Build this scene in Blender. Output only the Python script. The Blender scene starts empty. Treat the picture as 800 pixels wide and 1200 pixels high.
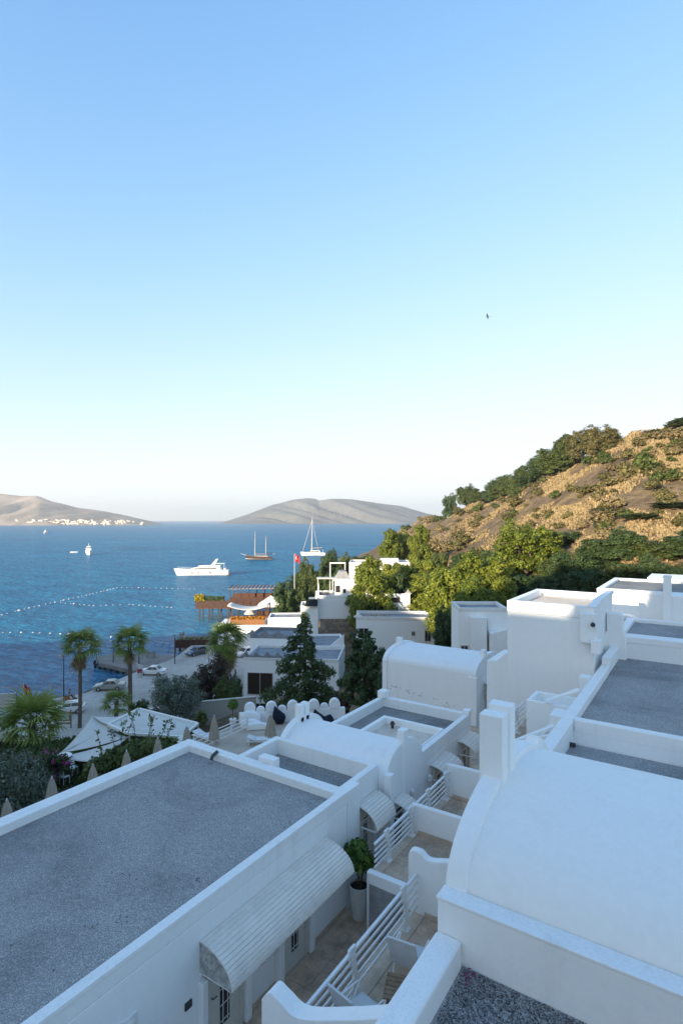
import bpy, bmesh, math, random
import numpy as np
from mathutils import Vector, Matrix
R = math.radians
# ---------------------------------------------------------------- camera, sky, sun, exposure
SC = bpy.context.scene
COL = SC.collection
CAMZ = 26.0                      # eye height above the sea
FPX, HORY, HEAD = 649.0, 609.0, R(33.65)
SA, CA = math.sin(HEAD), math.cos(HEAD)
cam_d = bpy.data.cameras.new("camera")
cam = bpy.data.objects.new("camera", cam_d)
COL.objects.link(cam)
cam.location = (0, 0, CAMZ)
cam.rotation_euler = (R(90), 0, HEAD)
cam_d.sensor_fit = 'VERTICAL'
cam_d.sensor_height = 36.0
cam_d.lens = 36.0 * FPX / 1200.0
cam_d.shift_y = (HORY - 600.0) / 1200.0
cam_d.clip_start = 0.1
cam_d.clip_end = 40000
SC.camera = cam
SUN_EL = R(12.0)
sx, sy = -0.12, -0.9928          # horizontal direction towards the sun
wd = bpy.data.worlds.new("World")
SC.world = wd
wd.use_nodes = True
wn = wd.node_tree
wn.nodes.clear()
w_out = wn.nodes.new('ShaderNodeOutputWorld')
w_bg = wn.nodes.new('ShaderNodeBackground')
w_sky = wn.nodes.new('ShaderNodeTexSky')
w_sky.sky_type = 'NISHITA'
w_sky.sun_disc = False
w_sky.sun_elevation = SUN_EL
w_sky.sun_rotation = math.atan2(sx, sy)
w_sky.altitude = 0
w_sky.air_density = 1.0
w_sky.dust_density = 0.35
w_sky.ozone_density = 2.8
w_bg.inputs['Strength'].default_value = 0.15
# hazy summer sky: the brightest parts level off instead of growing without bound (same everywhere on the dome)
EXPO = 1.54
S_SKY, SKY_K, GLOW = 5.2, 0.15 * 2 ** EXPO / 1.2, 0.05
w_m1 = wn.nodes.new('ShaderNodeVectorMath'); w_m1.operation = 'SCALE'; w_m1.inputs['Scale'].default_value = -S_SKY * 0.15
wn.links.new(w_sky.outputs[0], w_m1.inputs[0])
w_sep = wn.nodes.new('ShaderNodeSeparateXYZ'); wn.links.new(w_m1.outputs[0], w_sep.inputs[0])
w_com = wn.nodes.new('ShaderNodeCombineXYZ')
for _i in range(3):
    _e = wn.nodes.new('ShaderNodeMath'); _e.operation = 'EXPONENT'; wn.links.new(w_sep.outputs[_i], _e.inputs[0])
    _s = wn.nodes.new('ShaderNodeMath'); _s.operation = 'SUBTRACT'; _s.inputs[0].default_value = 1.0; wn.links.new(_e.outputs[0], _s.inputs[1])
    _d = wn.nodes.new('ShaderNodeMath'); _d.operation = 'DIVIDE'; _d.inputs[1].default_value = SKY_K; wn.links.new(_s.outputs[0], _d.inputs[0])
    _k = wn.nodes.new('ShaderNodeMath'); _k.operation = 'MULTIPLY_ADD'; _k.inputs[1].default_value = -GLOW / (S_SKY * 0.15 * 2 ** EXPO)
    wn.links.new(w_sep.outputs[_i], _k.inputs[0]); wn.links.new(_d.outputs[0], _k.inputs[2])      # the glow round the sun stays
    wn.links.new(_k.outputs[0], w_com.inputs[_i])
w_hs = wn.nodes.new('ShaderNodeHueSaturation'); w_hs.inputs['Saturation'].default_value = 1.28; w_hs.inputs['Hue'].default_value = 0.514
wn.links.new(w_com.outputs[0], w_hs.inputs['Color']); wn.links.new(w_hs.outputs[0], w_bg.inputs[0])
wn.links.new(w_bg.outputs[0], w_out.inputs[0])
sun_d = bpy.data.lights.new("sun", 'SUN')
sun_d.energy = 4.4
sun_d.angle = R(0.42)
sun_d.color = (1.0, 0.84, 0.63)
sun = bpy.data.objects.new("sun", sun_d)
COL.objects.link(sun)
sun.location = (-40, -60, 80)
sun.rotation_euler = Vector((-sx * math.cos(SUN_EL), -sy * math.cos(SUN_EL), -math.sin(SUN_EL))).to_track_quat('-Z', 'Y').to_euler()
VS = SC.view_settings
VS.view_transform = 'Standard'
VS.look = 'None'
VS.gamma = 1.0
VS.use_curve_mapping = False
VS.exposure = EXPO
SC.render.engine = 'CYCLES'
try:
    SC.cycles.use_denoising = True
    SC.cycles.max_bounces = 9
    SC.cycles.diffuse_bounces = 7
    SC.cycles.transparent_max_bounces = 6
    SC.cycles.caustics_reflective = False
    SC.cycles.caustics_refractive = False
except Exception:
    pass
rng = random.Random(7)
NR = np.random.RandomState(11)

# ---------------------------------------------------------------- helpers
def W(px, d, D=None, py=None):
    """point seen at picture column px, d metres along the view axis, D metres below eye (or picture row py)"""
    t = (px - 400.0) / FPX
    z = CAMZ - (D if D is not None else (py - HORY) / FPX * d)
    return Vector((d * (-SA + t * CA), d * (CA + t * SA), z))
def G(px, py, D):
    return W(px, D * FPX / (py - HORY), D)
VIEWR = Vector((CA, SA, 0))
VIEWF = Vector((-SA, CA, 0))
ORG = {}
def obj(name, me, parent=None, mat=None, kind=None):
    o = bpy.data.objects.new(name, me)
    COL.objects.link(o)
    if mat is not None and me is not None and not me.materials:
        me.materials.append(mat)
    if parent is not None:
        o.parent = parent
        ORG[o] = ORG.get(parent, Vector())
    if kind:
        o['kind'] = kind
    return o
def tag(o, label, cat=None, group=None, kind=None):
    o['label'] = label
    if cat: o['category'] = cat
    if group: o['group'] = group
    if kind: o['kind'] = kind
    return o
def thing(name, label, cat, loc=(0, 0, 0), group=None, rz=0.0):
    o = bpy.data.objects.new(name, None)
    o.empty_display_size = 0.2
    COL.objects.link(o)
    o.location = loc
    o.rotation_euler = (0, 0, rz)
    ORG[o] = Vector(loc)
    return tag(o, label, cat, group)
def kids(o):
    return [c for c in bpy.data.objects if c.parent == o]
def copy_tree(o, loc=None, rz=None, sc=None, label=None, parent=None):
    c = o.copy()
    COL.objects.link(c)
    if parent is not None: c.parent = parent
    if loc is not None: c.location = loc
    if rz is not None: c.rotation_euler = (c.rotation_euler[0], c.rotation_euler[1], rz)
    if sc is not None: c.scale = (sc, sc, sc) if not hasattr(sc, '__len__') else sc
    if label: c['label'] = label
    for k in o.children:
        copy_tree(k, parent=c)
    return c

class MB:
    def __init__(s): s.v = []; s.f = []
    def add(s, vs, fs):
        b = len(s.v)
        s.v += [tuple(p) for p in vs]
        s.f += [tuple(i + b for i in f) for f in fs]
        return s
    def box(s, x0, x1, y0, y1, z0, z1):
        return s.add([(x0,y0,z0),(x1,y0,z0),(x1,y1,z0),(x0,y1,z0),(x0,y0,z1),(x1,y0,z1),(x1,y1,z1),(x0,y1,z1)],
                     [(3,2,1,0),(4,5,6,7),(0,1,5,4),(1,2,6,5),(2,3,7,6),(3,0,4,7)])
    def obox(s, c, ux, half):
        """box with centre c, horizontal unit direction ux for its length, half sizes (along, across, up)"""
        ux = Vector((ux[0], ux[1], 0)).normalized(); uy = Vector((-ux.y, ux.x, 0)); c = Vector(c)
        vs = []
        for z in (-1, 1):
            for a, b in ((-1,-1),(1,-1),(1,1),(-1,1)):
                vs.append(c + ux*a*half[0] + uy*b*half[1] + Vector((0,0,z*half[2])))
        return s.add(vs, [(3,2,1,0),(4,5,6,7),(0,1,5,4),(1,2,6,5),(2,3,7,6),(3,0,4,7)])
    def ring(s, x0, x1, y0, y1, z0, z1, t):
        """a closed rectangular kerb (parapet) of thickness t"""
        o = [(x0,y0),(x1,y0),(x1,y1),(x0,y1)]
        if not hasattr(t, '__len__'): t = (t, t, t, t)     # x0 side, x1 side, y0 side, y1 side
        i = [(x0+t[0],y0+t[2]),(x1-t[1],y0+t[2]),(x1-t[1],y1-t[3]),(x0+t[0],y1-t[3])]
        vs = [(*p, z0) for p in o] + [(*p, z1) for p in o] + [(*p, z0) for p in i] + [(*p, z1) for p in i]
        fs = []
        for k in range(4):
            n = (k + 1) % 4
            fs += [(k, n, 4+n, 4+k), (8+n, 8+k, 12+k, 12+n), (4+k, 4+n, 12+n, 12+k), (n, k, 8+k, 8+n)]
        return s.add(vs, fs)
    def prism(s, poly, axis, a0, a1):
        """poly in the two other axes (order x,y,z), extruded along axis"""
        n = len(poly)
        def p(q, a):
            return (a, q[0], q[1]) if axis == 'x' else ((q[0], a, q[1]) if axis == 'y' else (q[0], q[1], a))
        vs = [p(q, a0) for q in poly] + [p(q, a1) for q in poly]
        fs = [tuple(range(n)), tuple(range(2*n-1, n-1, -1))]
        fs += [(k, k+n, (k+1) % n + n, (k+1) % n) for k in range(n)]
        return s.add(vs, fs)
    def sweep(s, path, w, h, up=Vector((0,0,1))):
        """rectangular bar (w across, h high) along a polyline"""
        pts = [Vector(p) for p in path]; n = len(pts); vs = []
        for k, p in enumerate(pts):
            t = (pts[min(k+1, n-1)] - pts[max(k-1, 0)]).normalized()
            a = t.cross(up).normalized(); b = a.cross(t).normalized()
            vs += [p + a*w/2 - b*h/2, p + a*w/2 + b*h/2, p - a*w/2 + b*h/2, p - a*w/2 - b*h/2]
        fs = [(0,1,2,3), tuple(4*(n-1)+i for i in (3,2,1,0))]
        for k in range(n-1):
            for i in range(4):
                j = (i+1) % 4
                fs.append((4*k+i, 4*k+4+i, 4*k+4+j, 4*k+j))
        return s.add(vs, fs)
    def tube(s, path, r, n=8, cap=True):
        pts = [Vector(p) for p in path]; m = len(pts); vs = []; fs = []
        rr = r if hasattr(r, '__len__') else [r]*m
        ref = None
        for k, p in enumerate(pts):
            t = (pts[min(k+1, m-1)] - pts[max(k-1, 0)]).normalized()
            if ref is None:
                ref = Vector((1,0,0)) if abs(t.x) < .8 else Vector((0,1,0))
            a = (ref - t*ref.dot(t)).normalized(); b = t.cross(a); ref = a
            for i in range(n):
                q = 2*math.pi*i/n
                vs.append(p + (a*math.cos(q) + b*math.sin(q))*rr[k])
        for k in range(m-1):
            for i in range(n):
                j = (i+1) % n
                fs.append((k*n+i, k*n+j, k*n+n+j, k*n+n+i))
        if cap:
            fs.append(tuple(range(n-1, -1, -1))); fs.append(tuple((m-1)*n+i for i in range(n)))
        return s.add(vs, fs)
    def lathe(s, prof, n=16, c=(0,0,0)):
        vs = []; fs = []
        for (r, z) in prof:
            for i in range(n):
                q = 2*math.pi*i/n
                vs.append((c[0]+r*math.cos(q), c[1]+r*math.sin(q), c[2]+z))
        for k in range(len(prof)-1):
            for i in range(n):
                j = (i+1) % n
                fs.append((k*n+i, k*n+j, k*n+n+j, k*n+n+i))
        fs.append(tuple(range(n-1, -1, -1))); fs.append(tuple((len(prof)-1)*n+i for i in range(n)))
        return s.add(vs, fs)
    def build(s, name, mat, parent=None, smooth=False, bevel=0, seg=2, kind=None, label=None):
        org = ORG.get(parent, Vector()) if parent is not None else Vector()
        me = bpy.data.meshes.new(name)
        me.from_pydata([(p[0]-org.x, p[1]-org.y, p[2]-org.z) for p in s.v], [], s.f)
        bm = bmesh.new(); bm.from_mesh(me)
        bmesh.ops.recalc_face_normals(bm, faces=bm.faces)
        bm.to_mesh(me); bm.free()
        if smooth:
            me.polygons.foreach_set('use_smooth', [True]*len(me.polygons))
        o = obj(name, me, parent, mat, kind)
        if bevel:
            m = o.modifiers.new('bevel', 'BEVEL'); m.width = bevel; m.segments = seg; m.limit_method = 'ANGLE'; m.angle_limit = R(40)
            if not smooth:
                me.polygons.foreach_set('use_smooth', [True]*len(me.polygons))
                m.harden_normals = True
        if label: o['label'] = label
        return o
def fast_mesh(name, V, F):
    """V (n,3) array, F (m,k) array of equal-size faces"""
    me = bpy.data.meshes.new(name)
    V = np.asarray(V, np.float32); F = np.asarray(F, np.int32)
    me.vertices.add(len(V)); me.vertices.foreach_set('co', V.ravel())
    k = F.shape[1]
    me.loops.add(F.size); me.loops.foreach_set('vertex_index', F.ravel())
    me.polygons.add(len(F))
    me.polygons.foreach_set('loop_start', np.arange(0, F.size, k, dtype=np.int32))
    me.update(calc_edges=True)
    return me

# ---------------------------------------------------------------- materials
MATS = {}
def nodes_of(m):
    m.use_nodes = True
    nt = m.node_tree; nt.nodes.clear()
    return nt, nt.nodes, nt.links
def ramp(N, pts):
    r = N.new('ShaderNodeValToRGB'); e = r.color_ramp.elements
    while len(e) < len(pts): e.new(0.5)
    for k, (p, c) in enumerate(pts):
        e[k].position = p; e[k].color = (*c, 1) if len(c) == 3 else c
    return r
def noise(N, L, vec, scale, detail=3, rough=.55, dist=0):
    n = N.new('ShaderNodeTexNoise'); n.inputs['Scale'].default_value = scale; n.inputs['Detail'].default_value = detail
    n.inputs['Roughness'].default_value = rough; n.inputs['Distortion'].default_value = dist
    if vec is not None: L.new(vec, n.inputs['Vector'])
    return n
def basic(name, col, rough=.6, var=.12, scale=3.0, bump=.15, bscale=40.0, metal=0.0, spec=.4, col2=None, world=True, fine=.06):
    """matte surface with two-scale colour variation and a fine relief"""
    if name in MATS: return MATS[name]
    m = bpy.data.materials.new(name); nt, N, L = nodes_of(m)
    out = N.new('ShaderNodeOutputMaterial'); b = N.new('ShaderNodeBsdfPrincipled')
    L.new(b.outputs[0], out.inputs[0])
    if world:
        vec = N.new('ShaderNodeNewGeometry').outputs['Position']
    else:
        vec = N.new('ShaderNodeTexCoord').outputs['Object']
    n1 = noise(N, L, vec, scale, 5, .6); n2 = noise(N, L, vec, bscale, 2)
    c2 = col2 or tuple(max(0, c*(1-var*2)) for c in col)
    r1 = ramp(N, [(.3, c2), (.65, col)]); L.new(n1.outputs[0], r1.inputs[0])
    mx = N.new('ShaderNodeMix'); mx.data_type = 'RGBA'; mx.blend_type = 'MULTIPLY'; mx.inputs[0].default_value = 1
    r2 = ramp(N, [(.3, (1-fine*2,)*3), (.6, (1, 1, 1))]); L.new(n2.outputs[0], r2.inputs[0])
    L.new(r1.outputs[0], mx.inputs[6]); L.new(r2.outputs[0], mx.inputs[7])
    L.new(mx.outputs[2], b.inputs['Base Color'])
    b.inputs['Roughness'].default_value = rough; b.inputs['Metallic'].default_value = metal
    b.inputs['Specular IOR Level'].default_value = spec
    if bump:
        bp = N.new('ShaderNodeBump'); bp.inputs['Strength'].default_value = bump; bp.inputs['Distance'].default_value = .02
        L.new(n2.outputs[0], bp.inputs['Height']); L.new(bp.outputs[0], b.inputs['Normal'])
    MATS[name] = m
    return m
def plaster(name, col=(.87, .87, .86), dirt=(.52, .50, .46), amount=.5):
    """lime-washed render: faint trowel relief, rain streaks, speckled dirt on the flat tops"""
    m = bpy.data.materials.new(name); nt, N, L = nodes_of(m)
    out = N.new('ShaderNodeOutputMaterial'); b = N.new('ShaderNodeBsdfPrincipled'); L.new(b.outputs[0], out.inputs[0])
    g = N.new('ShaderNodeNewGeometry'); pos = g.outputs['Position']
    mp = N.new('ShaderNodeMapping'); mp.inputs['Scale'].default_value = (2.2, 2.2, .22); L.new(pos, mp.inputs[0])
    st = noise(N, L, mp.outputs[0], 1.6, 6, .65); big = noise(N, L, pos, .55, 4, .6); sp = noise(N, L, pos, 26, 4, .7); fine = noise(N, L, pos, 9, 5, .6)
    rs = ramp(N, [(.52, (0, 0, 0)), (.78, (1, 1, 1))]); L.new(st.outputs[0], rs.inputs[0])
    rb = ramp(N, [(.35, (0, 0, 0)), (.75, (1, 1, 1))]); L.new(big.outputs[0], rb.inputs[0])
    rp = ramp(N, [(.46, (0, 0, 0)), (.8, (1, 1, 1))]); L.new(sp.outputs[0], rp.inputs[0])
    sep = N.new('ShaderNodeSeparateXYZ'); L.new(g.outputs['Normal'], sep.inputs[0])
    up = N.new('ShaderNodeMapRange'); up.inputs[1].default_value = .75; up.inputs[2].default_value = 1.0; L.new(sep.outputs[2], up.inputs[0])
    def mth(op, a, c):
        n = N.new('ShaderNodeMath'); n.operation = op
        for i, q in enumerate((a, c)):
            if isinstance(q, (int, float)): n.inputs[i].default_value = q
            else: L.new(q, n.inputs[i])
        return n.outputs[0]
    streak = mth('MULTIPLY', mth('MULTIPLY', rs.outputs[0], rb.outputs[0]), .6 * amount)
    tops = mth('MULTIPLY', mth('MULTIPLY', up.outputs[0], rp.outputs[0]), .42 * amount)
    vc = N.new('ShaderNodeTexVoronoi'); vc.feature = 'DISTANCE_TO_EDGE'; vc.inputs['Scale'].default_value = .55
    wv = N.new('ShaderNodeVectorMath'); wv.operation = 'MULTIPLY_ADD'; wv.inputs[1].default_value = (.55, .55, .55); L.new(fine.outputs['Color'], wv.inputs[0]); L.new(pos, wv.inputs[2]); L.new(wv.outputs[0], vc.inputs['Vector'])
    rc = ramp(N, [(0, (1, 1, 1)), (.006, (0, 0, 0))]); L.new(vc.outputs['Distance'], rc.inputs[0])
    rk = ramp(N, [(.52, (0, 0, 0)), (.62, (1, 1, 1))]); L.new(big.outputs[0], rk.inputs[0])
    crack = mth('MULTIPLY', mth('MULTIPLY', rc.outputs[0], rk.outputs[0]), .35 * amount)
    tot = mth('ADD', mth('ADD', streak, tops), crack)
    mx = N.new('ShaderNodeMix'); mx.data_type = 'RGBA'
    L.new(tot, mx.inputs[0]); mx.inputs[6].default_value = (*col, 1); mx.inputs[7].default_value = (*dirt, 1)
    mv = N.new('ShaderNodeMix'); mv.data_type = 'RGBA'; mv.blend_type = 'MULTIPLY'; mv.inputs[0].default_value = 1
    rv = ramp(N, [(.3, (.965, .965, .965)), (.7, (1, 1, 1))]); L.new(fine.outputs[0], rv.inputs[0])
    L.new(mx.outputs[2], mv.inputs[6]); L.new(rv.outputs[0], mv.inputs[7])
    L.new(mv.outputs[2], b.inputs['Base Color'])
    b.inputs['Roughness'].default_value = .75; b.inputs['Specular IOR Level'].default_value = .25
    bp = N.new('ShaderNodeBump'); bp.inputs['Strength'].default_value = .13; bp.inputs['Distance'].default_value = .03
    L.new(mth('ADD', fine.outputs[0], mth('MULTIPLY', sp.outputs[0], .35)), bp.inputs['Height']); L.new(bp.outputs[0], b.inputs['Normal'])
    MATS[name] = m
    return m
def gravel_mat(name, scale, cols, bump=.8):
    m = bpy.data.materials.new(name); nt, N, L = nodes_of(m)
    out = N.new('ShaderNodeOutputMaterial'); b = N.new('ShaderNodeBsdfPrincipled'); L.new(b.outputs[0], out.inputs[0])
    pos = N.new('ShaderNodeNewGeometry').outputs['Position']
    v = N.new('ShaderNodeTexVoronoi'); v.inputs['Scale'].default_value = scale; L.new(pos, v.inputs['Vector'])
    sep = N.new('ShaderNodeSeparateColor'); L.new(v.outputs['Color'], sep.inputs[0])
    r = ramp(N, [(0, cols[0]), (.35, cols[1]), (.8, cols[2]), (.97, cols[3])]); L.new(sep.outputs[0], r.inputs[0])
    big = noise(N, L, pos, .45, 6, .7, .5); rb = ramp(N, [(.3, (.66, .66, .67)), (.5, (.95, .95, .95)), (.72, (1.14, 1.13, 1.12))]); L.new(big.outputs[0], rb.inputs[0])
    mx = N.new('ShaderNodeMix'); mx.data_type = 'RGBA'; mx.blend_type = 'MULTIPLY'; mx.inputs[0].default_value = 1
    L.new(r.outputs[0], mx.inputs[6]); L.new(rb.outputs[0], mx.inputs[7]); L.new(mx.outputs[2], b.inputs['Base Color'])
    b.inputs['Roughness'].default_value = .85; b.inputs['Specular IOR Level'].default_value = .2
    bp = N.new('ShaderNodeBump'); bp.inputs['Strength'].default_value = bump; bp.inputs['Distance'].default_value = .02; bp.invert = True
    L.new(v.outputs['Distance'], bp.inputs['Height']); L.new(bp.outputs[0], b.inputs['Normal'])
    MATS[name] = m
    return m
def leaf_mat(name, cols, trans=.35, tcol=(.35, .45, .05)):
    """leaves: each leaf its own tint, some light passing through"""
    m = bpy.data.materials.new(name); nt, N, L = nodes_of(m)
    out = N.new('ShaderNodeOutputMaterial')
    g = N.new('ShaderNodeNewGeometry')
    oi = N.new('ShaderNodeObjectInfo')
    ad = N.new('ShaderNodeMath'); ad.operation = 'MULTIPLY_ADD'; ad.inputs[1].default_value = .75
    m2 = N.new('ShaderNodeMath'); m2.operation = 'MULTIPLY'; m2.inputs[1].default_value = .25; L.new(oi.outputs['Random'], m2.inputs[0])
    L.new(g.outputs['Random Per Island'], ad.inputs[0]); L.new(m2.outputs[0], ad.inputs[2])
    k = len(cols)
    r = ramp(N, [(i/(k-1), c) for i, c in enumerate(cols)]); L.new(ad.outputs[0], r.inputs[0])
    d = N.new('ShaderNodeBsdfPrincipled'); d.inputs['Roughness'].default_value = .55; d.inputs['Specular IOR Level'].default_value = .25
    L.new(r.outputs[0], d.inputs['Base Color'])
    t = N.new('ShaderNodeBsdfTranslucent')
    mt = N.new('ShaderNodeMix'); mt.data_type = 'RGBA'; mt.inputs[0].default_value = .5; mt.inputs[7].default_value = (*tcol, 1)
    L.new(r.outputs[0], mt.inputs[6]); L.new(mt.outputs[2], t.inputs[0])
    mix = N.new('ShaderNodeMixShader'); mix.inputs[0].default_value = trans
    L.new(d.outputs[0], mix.inputs[1]); L.new(t.outputs[0], mix.inputs[2]); L.new(mix.outputs[0], out.inputs[0])
    MATS[name] = m
    return m
def glass_mat(name, col=(.02, .025, .03), rough=.08):
    m = bpy.data.materials.new(name); nt, N, L = nodes_of(m)
    out = N.new('ShaderNodeOutputMaterial'); b = N.new('ShaderNodeBsdfPrincipled'); L.new(b.outputs[0], out.inputs[0])
    b.inputs['Base Color'].default_value = (*col, 1); b.inputs['Roughness'].default_value = rough
    MATS[name] = m
    return m

PL = plaster('white_plaster')
PLV = plaster('vault_plaster', (.86, .855, .83), (.55, .52, .47), .45)
PL2 = plaster('old_plaster', (.74, .73, .70), (.34, .31, .26), 1.3)
PLD = plaster('weathered_plaster', (.85, .85, .84), (.45, .43, .40), .8)
GRAV = gravel_mat('roof_gravel', 85, [(.18,.176,.17), (.29,.286,.28), (.37,.366,.36), (.58,.57,.56)], .4)
GRAV2 = gravel_mat('fine_gravel', 70, [(.15,.148,.142), (.23,.226,.218), (.30,.295,.285), (.46,.46,.46)], .45)
STONE = basic('travertine_tile', (.64, .47, .34), .6, .22, 2.6, .2, 30, fine=.1)
STONE2 = basic('travertine_edge', (.66, .52, .39), .6, .15, 2.6, .2, 30)
CONC = basic('concrete', (.36, .34, .31), .85, .2, .7, .3, 14, fine=.12)
TERRA = basic('terracotta_render', (.60, .47, .36), .85, .2, 1.6, .2, 30, col2=(.72, .68, .62))
WMET = basic('white_painted_metal', (.80, .80, .79), .35, .04, 5, .0, 60, spec=.5)
AWN = basic('beige_awning_sheet', (.82, .76, .69), .5, .06, 3, .05, 60)
WOOD = basic('weathered_wood', (.30, .20, .12), .65, .25, 6, .25, 60)
DWOOD = basic('dark_wood', (.13, .055, .03), .5, .3, 4, .2, 50)
RWOOD = basic('red_brown_wood', (.085, .038, .024), .5, .25, 3, .2, 50)
BARK = basic('bark', (.12, .09, .065), .9, .3, 5, .6, 22)
PBARK = basic('palm_bark', (.20, .15, .11), .9, .3, 6, .7, 18)
DARK = basic('dark_opening', (.018, .018, .02), .6, .1, 3, 0)
DMET = basic('dark_metal', (.05, .05, .055), .45, .1, 5, 0)
GLASS = glass_mat('window_glass')
CANVAS = basic('white_canvas', (.64, .62, .57), .8, .06, 1.3, .1, 60)
BEIGE = basic('beige_canvas', (.40, .35, .28), .85, .1, 5, .2, 60, world=False)
STONEW = basic('rubble_stone', (.33, .27, .21), .9, .3, 2.2, .6, 5, fine=.2)
# ================================================================= LARGE STRUCTURE: terrain, sea, islands
from mathutils import noise as mnoise
def lerp_prof(prof, d):
    if d <= prof[0][0]: return prof[0][1]
    for (a, za), (b, zb) in zip(prof, prof[1:]):
        if d <= b:
            t = (d - a) / (b - a)
            return za + (zb - za) * t
    return prof[-1][1]
def crest(px):
    t = [(430,520,-3),(450,470,9),(470,420,19.5),(500,350,29),(520,310,31),(560,250,35),(600,210,36.5),(640,180,40.5),(700,155,46),(745,145,49),(800,140,50),(900,135,56),(1100,130,62),(1600,130,70)]
    return next(((a[1]+(b[1]-a[1])*(px-a[0])/(b[0]-a[0]), a[2]+(b[2]-a[2])*(px-a[0])/(b[0]-a[0])) for a, b in zip(t, t[1:]) if a[0] <= px <= b[0]), None)
TCOLS = [
 (-600, [(14,9),(44,8),(56,1.0),(72,1.0),(75,-4)]),
 (40,  [(14,9.5),(42,9),(56,1.0),(79,1.0),(81,-4)]),
 (110, [(14,9.5),(44,9),(58,1.0),(83,1.0),(85,-4)]),
 (200, [(14,9.5),(46,9),(58,1.0),(101,1.0),(104,-4)]),
 (290, [(14,10),(50,9),(62,1.2),(110,1.0),(122,-4)]),
 (340, [(14,11),(50,9),(62,2.5),(90,3),(135,2),(150,-4)]),
 (400, [(14,12),(30,9),(45,8),(60,5),(70,4.5),(100,6),(180,5),(290,1),(310,-4)]),
 (430, [(14,13),(28,11),(42,8.5),(75,6),(110,9),(160,9),(300,5),(430,1),(450,-4)]),
 (450, [(14,13),(28,11),(42,8.5),(80,7),(110,9),(150,9),(300,7),(470,8),(520,-4)]),
 (470, [(14,13),(28,11),(42,7.5),(84,6),(100,8),(130,10),(420,19.5),(560,-4)]),
 (500, [(14,14),(28,12),(45,8),(82,6.2),(98,9.5),(350,29),(560,-4)]),
 (560, [(14,14.5),(28,13),(45,11),(80,11.5),(250,35),(420,8)]),
 (600, [(14,15),(45,14.5),(70,13),(210,36.5),(400,12)]),
 (640, [(14,15),(45,14),(66,14),(180,40.5),(380,14)]),
 (700, [(14,15),(45,15.5),(62,15.5),(155,46),(360,20)]),
 (745, [(14,15),(45,16),(60,16.5),(145,49),(360,24)]),
 (800, [(14,15),(45,16.5),(58,17),(140,50),(360,28)]),
 (900, [(14,15),(45,17),(55,18),(135,56),(360,34)]),
 (1600,[(14,15),(45,18),(55,20),(130,70),(360,40)])]
def ground_z(px, d):
    for (a, pa), (b, pb) in zip(TCOLS, TCOLS[1:]):
        if px <= b:
            t = max(0, min(1, (px - a) / (b - a)))
            z = lerp_prof(pa, d) * (1 - t) + lerp_prof(pb, d) * t
            break
    else:
        z = lerp_prof(TCOLS[-1][1], d)
    if px > 430 and d > 60:
        k = min(1, (px - 430) / 60) * min(1, (d - 60) / 25)
        p = W(px, d, 0)
        z += k * (1.6 * mnoise.noise(Vector((p.x*.035, p.y*.035, 0))) + .7 * mnoise.noise(Vector((p.x*.12, p.y*.12, 3))) + .3*mnoise.noise(Vector((p.x*.4, p.y*.4, 7))))
    return z
def make_terrain():
    pxs = [-600 + 40*i for i in range(15)] + list(range(0, 420, 15)) + list(range(420, 900, 5)) + list(range(900, 1601, 35))
    ds = [14]
    while ds[-1] < 620: ds.append(ds[-1] * 1.028 + .15)
    V = []; F = []
    for px in pxs:
        for d in ds:
            p = W(px, d, 0); V.append((p.x, p.y, ground_z(px, d)))
    n = len(ds)
    for i in range(len(pxs)-1):
        for j in range(n-1):
            F.append((i*n+j, (i+1)*n+j, (i+1)*n+j+1, i*n+j+1))
    me = fast_mesh('terrain', V, F)
    me.polygons.foreach_set('use_smooth', [True]*len(me.polygons))
    return me
def hill_mat():
    m = bpy.data.materials.new('dry_hillside'); nt, N, L = nodes_of(m)
    out = N.new('ShaderNodeOutputMaterial'); b = N.new('ShaderNodeBsdfPrincipled'); L.new(b.outputs[0], out.inputs[0])
    pos = N.new('ShaderNodeNewGeometry').outputs['Position']
    n1 = noise(N, L, pos, .09, 6, .65, .6); n2 = noise(N, L, pos, .9, 5, .7); n3 = noise(N, L, pos, 4.5, 3, .7)
    r1 = ramp(N, [(.32, (.10, .078, .056)), (.48, (.17, .132, .09)), (.62, (.25, .19, .115)), (.8, (.18, .142, .095))]); L.new(n1.outputs[0], r1.inputs[0])
    r2 = ramp(N, [(.3, (.55, .52, .5)), (.6, (1.15, 1.1, 1.0))]); L.new(n2.outputs[0], r2.inputs[0])
    mx = N.new('ShaderNodeMix'); mx.data_type = 'RGBA'; mx.blend_type = 'MULTIPLY'; mx.inputs[0].default_value = 1
    L.new(r1.outputs[0], mx.inputs[6]); L.new(r2.outputs[0], mx.inputs[7])
    r3 = ramp(N, [(.3, (.7, .7, .7)), (.65, (1.1, 1.1, 1.1))]); L.new(n3.outputs[0], r3.inputs[0])
    my = N.new('ShaderNodeMix'); my.data_type = 'RGBA'; my.blend_type = 'MULTIPLY'; my.inputs[0].default_value = 1
    L.new(mx.outputs[2], my.inputs[6]); L.new(r3.outputs[0], my.inputs[7]); L.new(my.outputs[2], b.inputs['Base Color'])
    b.inputs['Roughness'].default_value = .95; b.inputs['Specular IOR Level'].default_value = .05
    bp = N.new('ShaderNodeBump'); bp.inputs['Strength'].default_value = .9; bp.inputs['Distance'].default_value = .5
    L.new(n2.outputs[0], bp.inputs['Height']); L.new(bp.outputs[0], b.inputs['Normal'])
    return m
HILLM = hill_mat()
ter = obj('terrain', make_terrain(), None, HILLM, 'structure')
tag(ter, 'dry brown hillside rising behind the white village', kind='structure')

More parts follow.
